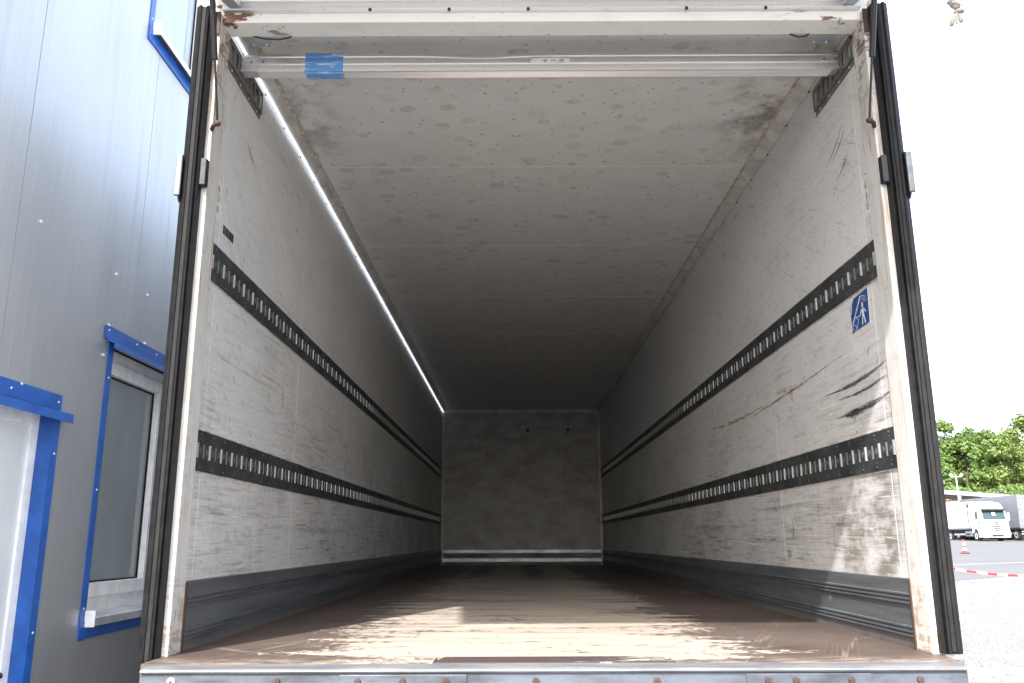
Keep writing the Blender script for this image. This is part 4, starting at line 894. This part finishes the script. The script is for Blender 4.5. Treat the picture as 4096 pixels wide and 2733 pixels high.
def slab2(a, b, n, z0, z1): return MB().raw([(*(p.xy), z) for z in (z0, z1) for p in (a, b, b + n, a + n)], [(3, 2, 1, 0), (4, 5, 6, 7), (0, 1, 5, 4), (1, 2, 6, 5), (2, 3, 7, 6), (3, 0, 4, 7)])
slab2(a, b, n_, 5.26, 5.52).build('roof', 'canopy_grey', CN); slab2(a - n_ * .02, b - n_ * .02, n_ * .015, 5.15, 5.6).build('fascia', 'pole_grey', CN)
for k in range(9):
    p = a.lerp(b, (k + .5) / 9) + n_ * .02
    MB().box(p.x - .13, p.x + .13, p.y - .13, p.y + .13, gz(p.y), 5.257).build('post', 'pole_grey', CN)
RC = thing('red_container', 'bright red container under the far canopy', 'container', (*on_dir(.492, 97), gz(94))); 
cb_ = MB()
for k in range(24): cb_.box(-3.0 + k * .25, -2.88 + k * .25, -1.2, 1.2, .15, 4.15).box(-2.88 + k * .25, -2.75 + k * .25, -1.16, 1.16, .15, 4.15)
cb_.build('corrugated_side', 'container_red', RC, local=True); MB().box(-3.02, 3.02, -1.22, 1.22, 4.151, 4.25).build('top_frame', 'container_red', RC, local=True); MB().box(-3.02, 3.02, -1.22, 1.22, 0, .149).build('bottom_frame', 'container_red', RC, local=True)
RC.rotation_euler.z = math.atan2((b - a).y, (b - a).x)
# trees
def tree(dirx, d, h, wd, mt, lab, seed):
    rr = random.Random(seed); x, y = on_dir(dirx, d); z = gz(y)
    t = thing('broadleaf_tree', lab, 'tree', (x, y, z), group='trees beyond the yard')
    tk = MB().tube([(0, 0, -.2), (.1, 0, h * .15), (-.1, .1, h * .4), (.1, 0, h * .7), (0, 0, h * .9)], [.38, .32, .24, .14, .04], 10)
    cl = []
    for i in range(40):
        u = rr.uniform(.08, .98); a = rr.uniform(0, 6.28); prof_ = math.sin(min(1, (u * .92 + .10)) * math.pi) ** .6
        rad = wd * prof_ * rr.uniform(.45, 1.); c = Vector((math.cos(a) * rad, math.sin(a) * rad, h * (.10 + .84 * u))); r = wd * rr.uniform(.28, .46) * (1.05 - .45 * u); cl.append((c, r))
    for i in range(3): cl.append((Vector((rr.uniform(-.35, .35) * wd, rr.uniform(-.3, .3) * wd, h * rr.uniform(.88, .97))), wd * .22))
    for c, r in cl[:14]: tk.tube([(0, 0, c.z * .72), tuple(c * .6 + Vector((0, 0, c.z * .35))), tuple(c)], [.12, .07, .03], 6)
    tk.build('trunk', 'bark', t, local=True, smooth=True)
    m = MB(); vs = []; fs = []
    for c, r in cl:
        for k in range(230):
            dv = Vector((rr.gauss(0, 1), rr.gauss(0, 1), rr.gauss(0, 1))).normalized(); q = c + dv * r * rr.uniform(.55, 1.08)
            q.z -= abs(dv.x + dv.y) * .1; s = rr.uniform(.16, .34); nn = (dv + Vector((rr.uniform(-.7, .7), rr.uniform(-.7, .7), rr.uniform(-.3, .9)))).normalized()
            e1 = nn.cross(Vector((rr.uniform(-1, 1), rr.uniform(-1, 1), rr.uniform(-1, 1)))).normalized(); e2 = nn.cross(e1)
            i0 = len(vs); vs += [q + e1 * s, q + e2 * s * .6, q - e1 * s, q - e2 * s * .6]; fs.append((i0, i0 + 1, i0 + 2, i0 + 3))
    me = bpy.data.meshes.new('crown'); me.from_pydata([tuple(v) for v in vs], [], fs); me.materials.append(M[mt])
    o = bpy.data.objects.new('crown', me); col.objects.link(o); o.parent = t
for i, (dx, d, h, w, mt, lab) in enumerate((
        (.470, 122, 15.6, 4.2, 'leaf_green', 'tall green tree whose crown meets the open truck tail seal'), (.503, 128, 16.4, 4.2, 'leaf_green', 'slim pointed green tree behind the light mast'),
        (.528, 125, 15.2, 3.8, 'leaf_green', 'rounded green tree right of the light mast'), (.552, 130, 15.3, 4.2, 'leaf_green', 'dark green tree behind the curved street lamp'),
        (.575, 121, 14.3, 4.0, 'leaf_yellow', 'yellowish green tree behind the grey trailer'), (.604, 124, 17.2, 5.4, 'leaf_yellow', 'tallest tree with yellow tinged leaves above the grey trailer'),
        (.640, 126, 16.5, 5.2, 'leaf_green', 'broad green tree past the grey trailer'), (.435, 126, 15.5, 5.0, 'leaf_green', 'broad green tree hidden beside the truck body'),
        (.512, 140, 13.5, 5.0, 'leaf_green', 'low spreading tree in the back row behind the mast'), (.545, 142, 14.0, 5.2, 'leaf_green', 'spreading tree in the back row behind the street lamp'), (.59, 143, 14.5, 5.4, 'leaf_green', 'spreading tree in the back row behind the trailers'))):
    tree(dx, d, h * 1.08 - gz(90), w, mt, lab, 100 + i)
m = MB(); rr = random.Random(77); vs = []; fs = []
for k in range(14000):
    dx = rr.uniform(.42, .70); d = rr.uniform(111, 119); x, y = on_dir(dx, d); top = 6.5 + 1.6 * mnoise.noise(Vector((x * .25, 0, 0))) ; z = gz(y) + top * rr.random(); s = rr.uniform(.15, .32)
    e1 = Vector((rr.uniform(-1, 1), rr.uniform(-1, 1), rr.uniform(-1, 1))).normalized(); e2 = e1.cross(Vector((rr.uniform(-1, 1), rr.uniform(-1, 1), rr.uniform(-1, 1)))).normalized(); q = Vector((x, y, z)); i0 = len(vs)
    vs += [q + e1 * s, q + e2 * s * .6, q - e1 * s, q - e2 * s * .6]; fs.append((i0, i0 + 1, i0 + 2, i0 + 3))
m.raw(vs, fs); tag(m.build('undergrowth', 'leaf_green', kind='stuff'), 'green undergrowth at the foot of the trees beyond the canopy', 'undergrowth', kind='stuff')
